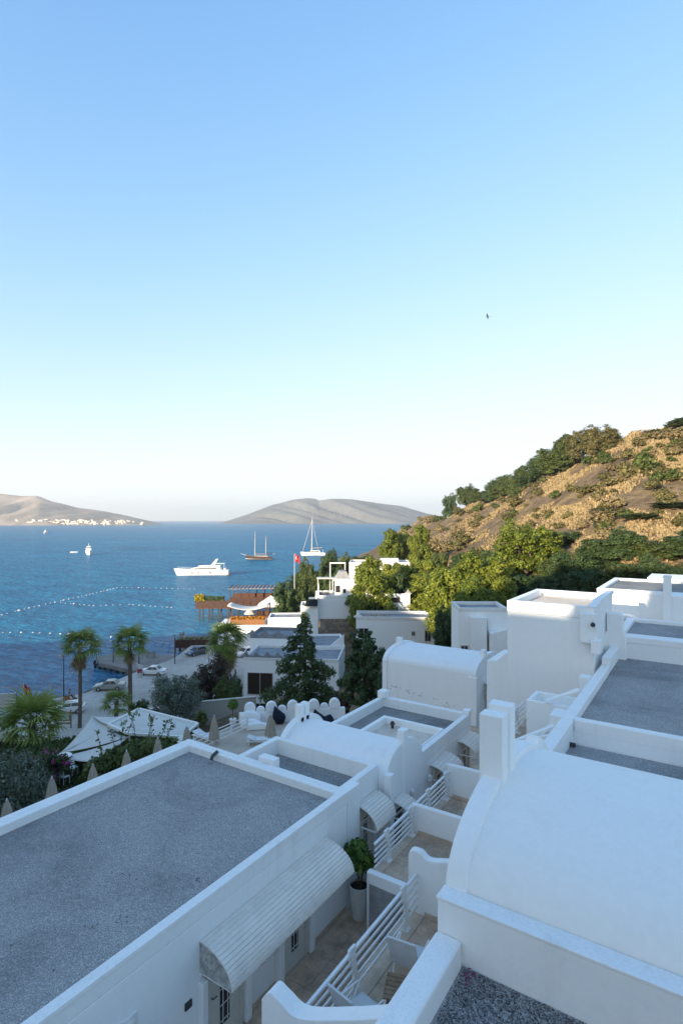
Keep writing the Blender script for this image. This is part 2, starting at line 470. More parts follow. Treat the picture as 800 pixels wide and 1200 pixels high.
def sea_mat():
    m = bpy.data.materials.new('sea_water'); nt, N, L = nodes_of(m)
    out = N.new('ShaderNodeOutputMaterial'); b = N.new('ShaderNodeBsdfPrincipled'); L.new(b.outputs[0], out.inputs[0])
    pos = N.new('ShaderNodeNewGeometry').outputs['Position']
    mp = N.new('ShaderNodeMapping'); mp.inputs['Rotation'].default_value = (0, 0, -HEAD + R(8)); mp.inputs['Scale'].default_value = (1, 2.6, 1); L.new(pos, mp.inputs[0])
    v = mp.outputs[0]
    big = noise(N, L, v, .006, 5, .6, .4); mid = noise(N, L, v, .05, 4, .6); chop = noise(N, L, v, .28, 5, .68, .3); fine = noise(N, L, v, 1.3, 3, .6)
    rc = ramp(N, [(.3, (.006, .12, .24)), (.45, (.012, .17, .31)), (.55, (.01, .15, .29)), (.72, (.024, .235, .40))]); L.new(big.outputs[0], rc.inputs[0])
    rm = ramp(N, [(.3, (.74, .76, .82)), (.7, (1.22, 1.2, 1.14))]); L.new(mid.outputs[0], rm.inputs[0])
    mx = N.new('ShaderNodeMix'); mx.data_type = 'RGBA'; mx.blend_type = 'MULTIPLY'; mx.inputs[0].default_value = 1
    L.new(rc.outputs[0], mx.inputs[6]); L.new(rm.outputs[0], mx.inputs[7])
    my = N.new('ShaderNodeMix'); my.data_type = 'RGBA'; my.blend_type = 'MULTIPLY'; my.inputs[0].default_value = 1
    rq = ramp(N, [(.38, (.62, .7, .76)), (.5, (1, 1, 1)), (.62, (1.9, 1.5, 1.32))]); L.new(chop.outputs[0], rq.inputs[0])  # ripple contrast put into the colour: crests lightened, troughs darkened
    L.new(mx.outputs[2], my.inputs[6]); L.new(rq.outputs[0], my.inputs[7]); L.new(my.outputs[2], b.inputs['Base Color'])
    b.inputs['Roughness'].default_value = .22; b.inputs['IOR'].default_value = 1.33; b.inputs['Specular IOR Level'].default_value = 0
    def mth(op, a, c, k=None):
        n = N.new('ShaderNodeMath'); n.operation = op
        for i, q in enumerate((a, c)):
            if isinstance(q, (int, float)): n.inputs[i].default_value = q
            else: L.new(q, n.inputs[i])
        return n.outputs[0]
    h = mth('ADD', mth('MULTIPLY', mid.outputs[0], 2.4), mth('ADD', mth('MULTIPLY', chop.outputs[0], 1.7), mth('MULTIPLY', fine.outputs[0], .16)))
    bp = N.new('ShaderNodeBump'); bp.inputs['Strength'].default_value = .85; bp.inputs['Distance'].default_value = 1.0
    L.new(h, bp.inputs['Height']); L.new(bp.outputs[0], b.inputs['Normal'])
    # broken wave faces: only part of the mirror reflection survives
    gl = N.new('ShaderNodeBsdfGlossy'); gl.inputs['Roughness'].default_value = .14; L.new(bp.outputs[0], gl.inputs['Normal'])
    fr = N.new('ShaderNodeFresnel'); fr.inputs['IOR'].default_value = 1.33; L.new(bp.outputs[0], fr.inputs['Normal'])
    mr = N.new('ShaderNodeMapRange'); mr.inputs[3].default_value = .03; mr.inputs[4].default_value = .5; L.new(fr.outputs[0], mr.inputs[0])
    ms = N.new('ShaderNodeMixShader'); L.new(mr.outputs[0], ms.inputs[0]); L.new(b.outputs[0], ms.inputs[1]); L.new(gl.outputs[0], ms.inputs[2]); L.new(ms.outputs[0], out.inputs[0])
    return m
def make_sea():
    V = []; F = []
    xs = [-9500, -4000, -1500, -600, -300, -150, 0, 150, 600, 3000, 9500]
    for x in xs:
        for y in xs: V.append((x, y, 0.0))
    n = len(xs)
    for i in range(n-1):
        for j in range(n-1): F.append((i*n+j, (i+1)*n+j, (i+1)*n+j+1, i*n+j+1))
    return fast_mesh('sea', V, F)
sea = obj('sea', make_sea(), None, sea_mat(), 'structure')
tag(sea, 'rippled deep blue bay water', kind='structure')

def island_mat(name, c1, c2, c3):
    m = bpy.data.materials.new(name); nt, N, L = nodes_of(m)
    out = N.new('ShaderNodeOutputMaterial'); b = N.new('ShaderNodeBsdfPrincipled'); L.new(b.outputs[0], out.inputs[0])
    pos = N.new('ShaderNodeNewGeometry').outputs['Position']
    n1 = noise(N, L, pos, .004, 6, .65, .5); n2 = noise(N, L, pos, .03, 5, .7)
    r1 = ramp(N, [(.3, c1), (.5, c2), (.72, c3)]); L.new(n1.outputs[0], r1.inputs[0])
    r2 = ramp(N, [(.3, (.75, .75, .75)), (.7, (1.15, 1.15, 1.15))]); L.new(n2.outputs[0], r2.inputs[0])
    mx = N.new('ShaderNodeMix'); mx.data_type = 'RGBA'; mx.blend_type = 'MULTIPLY'; mx.inputs[0].default_value = 1
    L.new(r1.outputs[0], mx.inputs[6]); L.new(r2.outputs[0], mx.inputs[7]); L.new(mx.outputs[2], b.inputs['Base Color'])
    b.inputs['Roughness'].default_value = .95; b.inputs['Specular IOR Level'].default_value = .05
    return m
def island(name, label, sky, d0, depth, mat, seed, slant):
    """a range of hills whose crest follows the skyline points (px, py) at distance d0"""
    V = []; F = []
    px0, px1 = sky[0][0], sky[-1][0]
    n, m = 150, 46
    for i in range(n):
        px = px0 + (px1 - px0) * i / (n-1)
        for a, b in zip(sky, sky[1:]):
            if a[0] <= px <= b[0]:
                y = a[1] + (b[1]-a[1])*(px-a[0])/(b[0]-a[0])
        for j in range(m):
            t = j / (m-1)
            d = d0 + depth * (t - .5)
            H = max(0, (608.6 - y)) / FPX * d0 + 3
            u = 1 - abs(2*t - 1)
            env = u ** .85
            p = W(px, d, 0)
            w = p - Vector((0, 0, p.z))
            a = w.dot(VIEWR); c = w.dot(VIEWF)
            q = (a + slant * (c - d0)) / 150.0
            rid = abs(mnoise.noise(Vector((q, seed, .3*c/800))))*2 + .6*abs(mnoise.noise(Vector((q*2.3, seed+4, .6*c/800))))
            z = H * env * (1 - .62 * rid * (1-u) * 1.6) - 4
            V.append((p.x, p.y, z))
    for i in range(n-1):
        for j in range(m-1): F.append((i*m+j, (i+1)*m+j, (i+1)*m+j+1, i*m+j+1))
    me = fast_mesh(name, V, F)
    me.polygons.foreach_set('use_smooth', [True]*len(me.polygons))
    o = obj(name, me, None, mat, 'structure')
    return tag(o, label, kind='structure')
ISL = island_mat('island_scrub', (.085, .086, .082), (.135, .134, .122), (.185, .178, .155))
HEADL = island_mat('headland_scrub', (.22, .18, .14), (.32, .26, .20), (.50, .42, .33))
island('island', 'long ridged island far across the bay',
       [(252,609.5),(265,606),(290,598),(320,586),(345,580),(360,577.5),(368,578),(374,581),(392,579),(412,580),(440,584),(470,588),(500,597),(530,603),(560,607),(600,609)], 4200, 1500, ISL, 2.0, .8)
island('headland', 'pale headland across the bay with white town at its foot',
       [(-420,585),(-300,570),(-160,566),(-60,570),(0,571),(25,574),(45,574),(60,580),(90,588),(120,592),(150,598),(175,604),(192,608.5)], 3000, 1000, HEADL, 9.0, -.3)
# unseen hill added behind the viewer, its shape made to shade the village
def make_shade_hill():
    # crest and notch are shaped to set where the evening shadow ends
    prof = [(-420,0),(-200,25),(-140,38),(-110,46),(-90.6,47.5),(-77,48),(-73,54),(-70.6,58),(-49,53.6),(-46.5,52.2),(-42,52.2),(-38,57),(-32,63),(-25.5,62),(-19.8,57),(-18.4,48.35),(-13.3,48.35),(-12.5,53),(-5,54),(5,53),(25,42),(60,34),(150,28),(260,20)]
    kt = math.tan(SUN_EL) - math.tan(R(17.0))
    prof = [(x, z + kt * (138 if x < -25 else 84)) if -200 < x < 30 else (x, z*.7) for x, z in prof]
    V = []; F = []
    xs = np.array(sorted(set(list(np.linspace(-420, 260, 171)) + list(np.linspace(-80, -8, 145)) + [p[0] for p in prof]))); ys = np.linspace(-260, -22, 60)
    for x in xs:
        h = float(np.interp(x, [p[0] for p in prof], [p[1] for p in prof]))
        for y in ys:
            if y > -60: e = max(0, 1 - ((y + 60) / 42.0)) ** .8
            else: e = max(0, 1 - ((-60 - y) / 220.0))
            base = 12 if x > -20 else max(-4, 12 + (x + 20) * .16)
            V.append((x, y, base + (h - base) * e + (0 if abs(y + 60) < 6 else .8 * mnoise.noise(Vector((x*.05, y*.05, 1))))))
    n = len(ys)
    for i in range(len(xs)-1):
        for j in range(n-1): F.append((i*n+j, (i+1)*n+j, (i+1)*n+j+1, i*n+j+1))
    me = fast_mesh('hill', V, F)
    me.polygons.foreach_set('use_smooth', [True]*len(me.polygons))
    return me
tag(obj('hill', make_shade_hill(), None, HILLM, 'structure'), 'unseen hill added behind the viewer to cast the evening shadow', kind='structure')
# ================================================================= THE WHITE RESORT, near buildings
Z = lambda D: CAMZ - D
def arc(c, ry, rz, n=20, a0=0, a1=180):
    return [(c[0] + ry*math.cos(R(a0 + (a1-a0)*k/n)), c[1] + rz*math.sin(R(a0 + (a1-a0)*k/n))) for k in range(n+1)]
def slab_tiles(parent, x0, x1, y0, y1, z, size, mat, th=.02, gap=.006, name='floor_tile'):
    """stone tiles, one object each, sharing one mesh"""
    nx = max(1, round((x1-x0)/size)); ny = max(1, round((y1-y0)/size))
    ax, ay = (x1-x0)/nx, (y1-y0)/ny
    m = MB().box(-ax/2+gap/2, ax/2-gap/2, -ay/2+gap/2, ay/2-gap/2, 0, th)
    me = bpy.data.meshes.new(name); me.from_pydata(m.v, [], m.f); me.materials.append(mat)
    org = ORG.get(parent, Vector())
    for i in range(nx):
        for j in range(ny):
            o = bpy.data.objects.new(name, me); COL.objects.link(o); o.parent = parent
            o.location = Vector((x0+ax*(i+.5), y0+ay*(j+.5), z + rng.uniform(-.002, .003))) - org
def awning(parent, xw, y0, y1, ztop, proj=.72, drop=.62, nsl=9, ends=True):
    """curved ribbed door canopy: one strip per rib, an end board at each side and a thin frame"""
    m = MB()
    pts = [(xw + .004 + proj*math.sin(R(90*k/nsl)), ztop - drop*(1-math.cos(R(90*k/nsl)))) for k in range(nsl+1)]
    fr = MB().box(xw+.004, xw+.05, y0, y1, ztop-drop-.06, ztop-drop-.01)
    fr.sweep([(xw+.02, y0+.03, ztop-drop-.03), (xw+proj-.03, y0+.03, ztop-drop-.02)], .03, .03)
    fr.sweep([(xw+.02, y1-.03, ztop-drop-.03), (xw+proj-.03, y1-.03, ztop-drop-.02)], .03, .03)
    aw = fr.build('awning', WMET, parent)
    for k in range(nsl):
        (xa, za), (xb, zb) = pts[k], pts[k+1]
        dx, dz = xb-xa, zb-za; l = math.hypot(dx, dz); nx, nz = -dz/l, dx/l
        if nx < 0: nx, nz = -nx, -nz
        a, b = .06, .94
        p = [(xa+dx*a, za+dz*a), (xa+dx*(a+.1)+nx*.011, za+dz*(a+.1)+nz*.011), (xa+dx*(b-.1)+nx*.011, za+dz*(b-.1)+nz*.011), (xa+dx*b, za+dz*b), (xb-nx*.012, zb-nz*.012), (xa-nx*.012, za-nz*.012)]
        s = MB().prism(p, 'y', y0, y1); s.build('slat', AWN, aw)
    for y in ((y0+.02, y1-.02) if ends else ()):
        e = MB(); poly = [(xw+.006, ztop-drop)] + [(x-.015, z-.02) for x, z in pts]
        e.prism(poly, 'y', y-.008, y+.008); e.build('end_panel', DWOODG, aw)
    return aw
DWOODG = basic('grey_lattice', (.56, .55, .52), .7, .3, 12, .3, 40)
DOORM = basic('cream_door', (.66, .64, .58), .5, .05, 4, .05, 40)
def door(parent, xw, y0, y1, zf, h=2.05):
    """glazed door in a cream frame with an iron grille, in a shallow recess of the wall"""
    fr = MB()
    fr.box(xw, xw+.06, y0, y0+.07, zf, zf+h); fr.box(xw, xw+.06, y1-.07, y1, zf, zf+h); fr.box(xw, xw+.06, y0+.07, y1-.07, zf+h-.07, zf+h)
    d = MB().box(xw+.002, xw+.03, y0+.07, y1-.07, zf, zf+h-.07).build('door', DOORM, parent)
    fr.build('frame', DOORM, d)
    yc = (y0+y1)/2; w = (y1-y0)*.13
    MB().box(xw+.03, xw+.036, yc-w, yc+w, zf+.35, zf+h-.3).build('pane', GLASS, d)
    g = MB()
    for k in range(5):
        z = zf+.42 + k*(h-.85)/4
        g.box(xw+.036, xw+.044, yc-w, yc+w, z, z+.014)
    for k in (-1, 1): g.box(xw+.044, xw+.052, yc+k*w*.5-.007, yc+k*w*.5+.007, zf+.38, zf+h-.33)
    g.build('grille', WMET, d)
    MB().tube([(xw+.03, y0+.13, zf+1.0), (xw+.075, y0+.13, zf+1.0), (xw+.075, y0+.22, zf+1.0)], .011, 6).build('handle', DMET, d)
    return d
def sconce(parent, xw, y, z, mat=None):
    """white plaster cone lamp on the wall"""
    n = 8; vs = []; m = MB()
    prof = [(.02, .02), (.09, .05), (.13, .22), (.05, .40), (.015, .46)]
    V = []; F = []
    for r, h in prof:
        for k in range(n+1):
            q = -math.pi/2 + math.pi*k/n
            V.append((xw + .003 + r*math.cos(q)*.8, y + r*math.sin(q), z + h))
    for i in range(len(prof)-1):
        for k in range(n): F.append((i*(n+1)+k, i*(n+1)+k+1, (i+1)*(n+1)+k+1, (i+1)*(n+1)+k))
    m.add(V, F); m.build('wall_lamp', mat or PL, parent, smooth=True)
ZC = Z(9.43)                  # courtyard paving
XW = -7.34                    # wall line of the lower row
XH = -3.02                    # wall line of the upper row
# ---- A: long annex with the large gravel roof
A = thing('flat_roofed_annex', 'long white annex with a large grey gravel roof and ribbed awning over its doors', 'building', (-10.2, 4, 11))
MB().box(-13.0, XW, -7, 11.28, 11.0, Z(6.92)).build('wall', PL, A, bevel=.02)
MB().ring(-13.0, XW+.002, -7.0, 11.30, Z(6.92), Z(6.60), (.30, .19, .2, .26)).build('parapet', PLD, A, bevel=.025)
MB().ring(-13.05, XW+.03, -7.05, 11.32, Z(6.66), Z(6.585), (.16, .12, .1, .14)).build('coping', PLD, A, bevel=.012)
MB().box(-12.70, XW-.19, -6.8, 11.04, Z(6.92), Z(6.80)).build('gravel', GRAV, A)
awning(A, XW+.002, 6.60, 10.35, Z(7.28), .78, .52, 13)
for (y0, y1) in ((6.72, 7.62), (8.78, 9.62)):
    door(A, XW+.004, y0, y1, ZC, 2.0)
for (y0, y1) in ((6.56, 6.70), (7.64, 7.80), (9.64, 9.80), (8.60, 8.76)):
    MB().box(XW, XW+.13, y0, y1, ZC, Z(7.95)).build('pilaster', PL, A, bevel=.02)
sconce(A, XW, 6.05, Z(8.95)); sconce(A, XW, 8.2, Z(8.75)); sconce(A, XW, 10.1, Z(8.65))
MB().box(XW+.002, XW+.03, 6.28, 6.42, Z(8.25), Z(8.13)).build('vent', DMET, A)
bl = MB().tube([(XW+.05, 4.92, Z(7.62)), (XW+.05, 5.28, Z(7.62))], .055, 10).build('bulkhead_lamp', AWN, A, smooth=True)
MB().box(XW+.002, XW+.03, 4.85, 5.35, Z(7.70), Z(7.54)).build('base_plate', WMET, bl)
MB().box(XW+.002, XW+.02, 7.82, 8.58, ZC, ZC+.09).build('skirting', STONE2, A)
MB().box(XW+.002, XW+.02, 9.82, 11.2, ZC, ZC+.09).build('skirting', STONE2, A)
# small dark drain spout on the roof edge
MB().tube([(-11.6, 11.1, Z(6.56)), (-11.6, 10.92, Z(6.62)), (-11.6, 10.86, Z(6.72))], .05, 8).build('drain_spout', DMET, A)
# dry leaves and dirt blown onto the gravel
DRYL = basic('dry_leaf', (.07, .05, .035), .9, .3, 20, 0)
dl = MB()
for (cx, cy, n, s_) in ((-8.6, 5.35, 9, .10), (-8.3, 5.75, 6, .08), (-8.0, 7.2, 5, .05), (-9.5, 6.3, 3, .5), (-10.5, 8.5, 6, 1.2), (-11.5, 10.7, 10, .25), (-7.75, 9.5, 7, .3), (-9.5, 3.8, 6, 1.0)):
    for k in range(n):
        x, y = cx + rng.gauss(0, s_), cy + rng.gauss(0, s_); z = Z(6.80) + .004; a = rng.uniform(0, 6.3); s = rng.uniform(.012, .03)
        dl.add([(x+s*math.cos(a), y+s*math.sin(a), z), (x-s*.5*math.sin(a), y+s*.5*math.cos(a), z+.012), (x-s*math.cos(a), y-s*math.sin(a), z+.004), (x+s*.5*math.sin(a), y-s*.5*math.cos(a), z+.01)], [(0,1,2,3)])
dl.build('blown_leaves', DRYL, A, kind='stuff')
# ---- B: narrow lower roof strip
XL = -11.1
B = thing('narrow_flat_roof_house', 'narrow white house part with a sunken gravel strip between annex and vault', 'building', (-9.2, 12.2, 11))
XB = XW - .16
MB().box(XL, XB, 11.33, 13.05, 11.0, Z(7.22)).build('wall', PL, B, bevel=.02)
MB().box(XB-.1, XW-.004, 11.305, 11.88, 11.0, Z(6.63)).build('end_pier', PL, A, bevel=.02)
MB().ring(XL, XB+.002, 11.325, 13.06, Z(7.22), Z(6.64), (.2, .19, .12, .16)).build('parapet', PLD, B, bevel=.025)
MB().box(XL+.2, XB-.18, 11.45, 12.9, Z(7.22), Z(7.10)).build('gravel', GRAV2, B)
MB().box(-10.3, -9.75, 11.36, 11.62, Z(6.9), Z(6.47)).build('roof_hatch', PL, B, bevel=.02)
awning(B, XB+.004, 11.9, 12.9, Z(7.25), .62, .5, 10, False)
door(B, XB+.006, 12.0, 12.7, ZC, 2.0)
# ---- C: barrel vault with a shaped gable
Cc = thing('small_vaulted_house', 'small white barrel vaulted house with rounded gable and pilaster', 'building', (-9.2, 14.2, 11))
MB().box(XL, XW-.02, 13.08, 15.42, 11.0, Z(7.22)).build('wall', PL, Cc)
vp = arc((14.25, Z(7.22)), 1.06, .74, 22)
MB().prism(vp, 'x', XL+.12, XW-.2).build('vault_roof', PLD, Cc, smooth=False, bevel=.01)
gp = [(13.10, Z(8.0))] + [(15.42, Z(8.0))] + arc((14.25, Z(7.2)), 1.17, .88, 22)
MB().prism(gp, 'x', XW-.2, XW+.05).build('gable', PL, Cc, bevel=.03)
MB().prism([(13.10, Z(9.4)), (15.42, Z(9.4)), (15.42, Z(8.0)), (13.10, Z(8.0))], 'x', XW-.15, XW+.048).build('gable_base', PL, Cc)
gl = [(13.10, Z(8.0))] + [(15.42, Z(8.0))] + arc((14.25, Z(7.2)), 1.17, .88, 22)
MB().prism(gl, 'x', XL-.02, XL+.2).build('gable', PLD, Cc, bevel=.03)
MB().box(XW-.12, XW+.12, 14.05, 14.35, ZC, Z(6.0)).build('pilaster', PL, Cc, bevel=.03)
for y in (14.02, 14.30): MB().box(XL-.04, XL+.2, y, y+.2, Z(6.6), Z(5.95)).build('finial', PL, Cc, bevel=.03)
MB().box(XW+.02, XW+.24, 13.02, 13.26, ZC, Z(6.85)).build('corner_pilaster', PL, Cc, bevel=.03)
awning(Cc, XW+.052, 13.40, 14.02, Z(7.72), .62, .42, 7, False)
MB().box(XW+.05, XW+.09, 13.5, 13.95, ZC, Z(8.1)).build('window', GLASS, Cc)
MB().lathe([(.04, 0), (.06, .03), (.06, .14), (.03, .17)], 8, (XW+.1, 14.62, Z(8.05))).build('wall_lamp', WMET, Cc)
# ---- D: flat roof with raised inner block
Dd = thing('stepped_roof_house', 'white house with gravel roof and raised terracotta roof block behind the vault', 'building', (-9.2, 17.5, 11))
MB().box(XL, XW, 15.46, 19.62, 11.0, Z(7.55)).build('wall', PL, Dd, bevel=.02)
MB().ring(XL, XW+.002, 15.44, 19.64, Z(7.55), Z(7.12), (.2, .2, .14, .22)).build('parapet', PLD, Dd, bevel=.025)
MB().box(XL+.2, XW-.2, 15.58, 19.42, Z(7.55), Z(7.48)).build('gravel', GRAV2, Dd)
ib = MB().box(-9.85, XW-.21, 15.6, 17.6, Z(7.48), Z(7.33)).build('raised_roof', TERRA, Dd)
MB().ring(-9.87, XW-.202, 15.59, 17.62, Z(7.48), Z(7.10), (.17, .05, .1, .17)).build('kerb', PL, ib, bevel=.02)
MB().lathe([(.05, 0), (.05, .12), (.09, .14), (.07, .22), (.03, .25)], 10, (-9.3, 17.2, Z(7.33))).build('roof_vent', DMET, ib)
MB().box(XL-.03, XL+.32, 19.3, 19.68, Z(7.12), Z(6.86)).build('finial', PL, Dd, bevel=.03)
MB().box(XW-.25, XW+.03, 19.36, 19.68, Z(7.12), Z(6.98)).build('corner_cap', PL, Dd, bevel=.03)
awning(Dd, XW+.004, 16.0, 17.25, Z(7.70), .66, .42, 7, False)
awning(Dd, XW+.004, 18.3, 19.45, Z(7.72), .66, .42, 7, False)
door(Dd, XW+.006, 16.25, 17.05, ZC, 1.5); door(Dd, XW+.006, 18.5, 19.3, ZC, 1.5)
MB().lathe([(.03, 0), (.07, .02), (.07, .16), (.03, .2)], 8, (XW+.1, 15.8, Z(8.1))).build('wall_lamp', WMET, Dd)
# ---- E: larger vault further on
ZE = Z(9.75)
Ee = thing('large_vaulted_house', 'white barrel vaulted house with flaking paint along its lower wall', 'building', (-11.7, 27, ZE))
XE0, XE1 = -14.25, -9.25
MB().box(XE0, XE1, 25.4, 28.9, ZE-5, Z(7.36)).build('wall', PL, Ee, bevel=.02)
MB().prism(arc((27.15, Z(7.36)), 1.74, .58, 22), 'x', XE0+.02, XE1-.25).build('vault_roof', PLD, Ee, bevel=.01)
MB().prism([(25.36, Z(7.6)), (28.94, Z(7.6))] + arc((27.15, Z(7.36)), 1.82, .66, 22), 'x', XE1-.25, XE1+.02).build('gable', PL, Ee, bevel=.03)
MB().prism([(25.36, Z(7.6)), (28.94, Z(7.6))] + arc((27.15, Z(7.36)), 1.82, .66, 22), 'x', XE0-.05, XE0+.2).build('gable', PL, Ee, bevel=.03)
MB().box(XE1-.35, XE1+.06, 25.28, 25.5, ZE-3, Z(7.5)).build('corner_pilaster', PL, Ee, bevel=.02)
MB().box(XE0-.04, XE0+.22, 25.3, 25.46, ZE-3, Z(7.3)).build('corner_pilaster', PL, Ee, bevel=.02)
MB().box(XE1-.2, XE1+.05, 26.45, 26.8, Z(6.95), Z(6.42)).build('finial', PL, Ee, bevel=.03)
MB().box(XE0+.02, XE0+.3, 26.7, 27.0, Z(6.9), Z(6.4)).build('finial', PL, Ee, bevel=.03)
awning(Ee, XE1+.02, 26.4, 27.9, Z(8.0), .8, .45, 7, False)
door(Ee, XE1+.022, 26.6, 27.6, ZE, 1.7)
# flaked paint: small ragged scabs of bare render on the wall
FLK = basic('bare_render', (.42, .40, .36), .95, .2, 8, .4, 40)
for k in range(38):
    t = rng.random(); x = XE0+.25 + t*3.9 + rng.gauss(0, .12); z = Z(8.55 + t*.62) + rng.gauss(0, .09) - .08*(rng.random()<.3)
    if z < ZE-.2 or x > XE1-.4: continue
    n = rng.randint(5, 7); a = rng.uniform(.025, .065); b = a*rng.uniform(.25, .5)
    poly = [(x + a*rng.uniform(.6, 1.1)*math.cos(2*math.pi*i/n), z + b*rng.uniform(.6, 1.2)*math.sin(2*math.pi*i/n) - .3*a*math.cos(2*math.pi*i/n)) for i in range(n)]
    if k == 0: flk = MB()
    flk.prism(poly, 'y', 25.394, 25.4-.0005*(k % 7) - .002)
flk.build('flaked_paint', FLK, Ee, kind='stuff')
# ---- F: tower block
Ft = thing('white_tower_block', 'tall plain white cubic block with its parapet catching the last sun', 'building', (-4.75, 22.6, 12))
XF0, XF1 = -6.3, -3.32
MB().box(XF0, XF1, 20.6, 24.75, 12.0, Z(3.42)).build('wall', PL, Ft, bevel=.02)
MB().ring(XF0-.01, XF1+.01, 20.58, 24.77, Z(3.42), Z(3.0), (.26, .22, .2, .2)).build('parapet', PL, Ft, bevel=.025)
MB().box(XF0+.25, XF1-.2, 20.77, 24.58, Z(3.42), Z(3.24)).build('roof_screed', TERRA, Ft)
MB().prism([(20.55, Z(3.0)), (24.8, Z(3.0)), (24.8, Z(2.86)), (21.6, Z(2.86)), (21.45, Z(2.93)), (20.9, Z(2.93)), (20.75, Z(2.985)), (20.55, Z(2.985))], 'x', XF1-.2, XF1+.06).build('stepped_coping', PL, Ft, bevel=.02)
MB().box(-3.72, XF1+.1, 20.3, 20.6, Z(4.2), Z(3.2)).build('buttress', PL, Ft, bevel=.03)
MB().box(-3.35, -3.05, 20.1, 20.5, Z(4.5), Z(4.05)).build('ledge', PL, Ft, bevel=.03)
MB().lathe([(.02, 0), (.07, .03), (.08, .1), (.03, .16)], 10, (-3.3, 20.22, Z(3.62))).build('wall_lamp', DMET, Ft)
MB().prism([(-7.5, Z(9.0)), (XF0, Z(9.0)), (XF0, Z(5.2)), (-6.75, Z(5.3)), (-7.1, Z(5.62)), (-7.5, Z(5.66))], 'y', 21.8, 24.0).build('side_wing', PL, Ft, bevel=.03)
# ---- H: the near vaulted house of the upper row
H = thing('near_vaulted_house', 'broad white barrel vaulted house with moulded gable rim and ledge', 'building', (3, 9.3, 15))
YH0, YH1 = 6.82, 11.55
XHR = 9.0
MB().box(XH, XHR, YH0, YH1, 14.0, Z(5.03)).build('wall', PL, H, bevel=.025)
MB().box(XH-.01, XHR, YH0-.012, YH0+.27, Z(5.03), Z(4.985)).build('ledge', PLD, H, bevel=.012)
cy = (YH0 + .27 + YH1) / 2; ry = (YH1 - YH0 - .27) / 2
MB().prism(arc((cy, Z(5.03)), ry-.03, .95, 48), 'x', XH+.30, XHR).build('vault_roof', PLV, H, smooth=False, bevel=.004)
MB().prism(arc((cy, Z(5.03)), ry+.01, 1.05, 48), 'x', XH, XH+.31).build('gable_rim', PL, H, bevel=.03)
MB().prism([(YH1-.9, Z(5.0)), (YH1+.3, Z(5.0)), (YH1+.25, Z(4.7)), (YH1-.1, Z(4.4)), (YH1-.6, Z(4.15))], 'x', XH+.02, XH+.28).build('shoulder', PL, H, bevel=.04)
ch = MB().box(XH-.05, XH+.33, 8.55, 8.83, Z(4.4), Z(3.08)).build('chimney', PL, H, bevel=.025)
MB().box(XH-.04, XH+.34, 8.93, 9.2, Z(4.2), Z(3.02)).build('flue', PL, ch, bevel=.025)
MB().box(XH+.01, XH+.26, 8.82, 8.94, Z(4.2), Z(3.16)).build('web', PL, ch)
# ---- G0: low gravel roof beside it
G0 = thing('low_gravel_roof_house', 'low white house with coarse gravel roof and thick rounded parapet', 'building', (2, 4, 15))
MB().box(XH+.02, 9.0, -1.2, YH0-.01, 14.0, Z(5.9)).build('wall', PL, G0)
MB().box(XH, XH+.36, -1.2, YH0-.014, Z(5.9), Z(5.42)).build('parapet', PLD, G0, bevel=.05, seg=3)
MB().box(XH+.36, 9.0, -1.1, YH0-.014, Z(5.9), Z(5.75)).build('gravel', GRAV, G0)
# loose pebbles, coarse enough to see
def pebbles(name, parent, x0, x1, y0, y1, z, n, r0, r1, mats, seed=3):
    rs = np.random.RandomState(seed)
    ico = [(0,0,.62),(.9,0,.1),(.28,.86,.12),(-.73,.53,.08),(-.73,-.53,.12),(.28,-.86,.1),(0,0,-.5)]
    tri = [(0,1,2),(0,2,3),(0,3,4),(0,4,5),(0,5,1),(6,2,1),(6,3,2),(6,4,3),(6,5,4),(6,1,5)]
    base = np.array(ico); T = np.array(tri)
    org = ORG.get(parent, Vector())
    for k, mt in enumerate(mats):
        m = n // len(mats)
        c = np.stack([rs.uniform(x0, x1, m), rs.uniform(y0, y1, m), np.full(m, z) + rs.uniform(-.003, .006, m)], 1)
        s = rs.uniform(r0, r1, (m, 1, 3)) * np.array([1, 1, .75]); a = rs.uniform(0, 6.28, m)
        V = base[None] * s
        ca, sa = np.cos(a)[:, None], np.sin(a)[:, None]
        V = np.stack([V[:, :, 0]*ca - V[:, :, 1]*sa, V[:, :, 0]*sa + V[:, :, 1]*ca, V[:, :, 2]], 2) + c[:, None, :]
        F = (T[None] + (np.arange(m)*7)[:, None, None]).reshape(-1, 3)
        obj(name, fast_mesh(name, V.reshape(-1, 3) - np.array(org), F), parent, mt, 'stuff')
PEB = [basic('pebble_dark', (.055, .058, .065), .8, .2, 5, 0), basic('pebble_grey', (.16, .165, .175), .8, .2, 5, 0), basic('pebble_mid', (.25, .255, .265), .8, .2, 5, 0), basic('pebble_pale', (.5, .5, .5), .8, .2, 5, 0)]
pebbles('pebbles', G0, -2.62, 1.2, 3.0, YH0-.03, Z(5.745), 30000, .008, .017, [PEB[0], PEB[1], PEB[1], PEB[2], PEB[3]])
# a few fallen bougainvillea petals in the corner
PET = basic('magenta_petal', (.25, .035, .15), .6, .2, 20, 0)
pt = MB()
for k in range(14):
    x = -2.55 + abs(rng.gauss(0, .06)); y = YH0-.06 - abs(rng.gauss(0, .10))
    if k > 10: x, y = -2.6 + rng.uniform(0, .1), 5.75 + rng.uniform(-.1, .1)
    z = Z(5.73) + rng.uniform(0, .04); a = rng.uniform(0, 6.3); s = rng.uniform(.015, .035)
    pt.add([(x+s*math.cos(a), y+s*math.sin(a), z), (x-s*.6*math.sin(a), y+s*.6*math.cos(a), z+.02), (x-s*math.cos(a), y-s*math.sin(a), z+.005), (x+s*.6*math.sin(a), y-s*.6*math.cos(a), z+.015)], [(0,1,2,3)])
tag(pt.build('fallen_petals', PET, None, kind='stuff'), 'small drift of fallen magenta petals in the roof corner', 'petals')
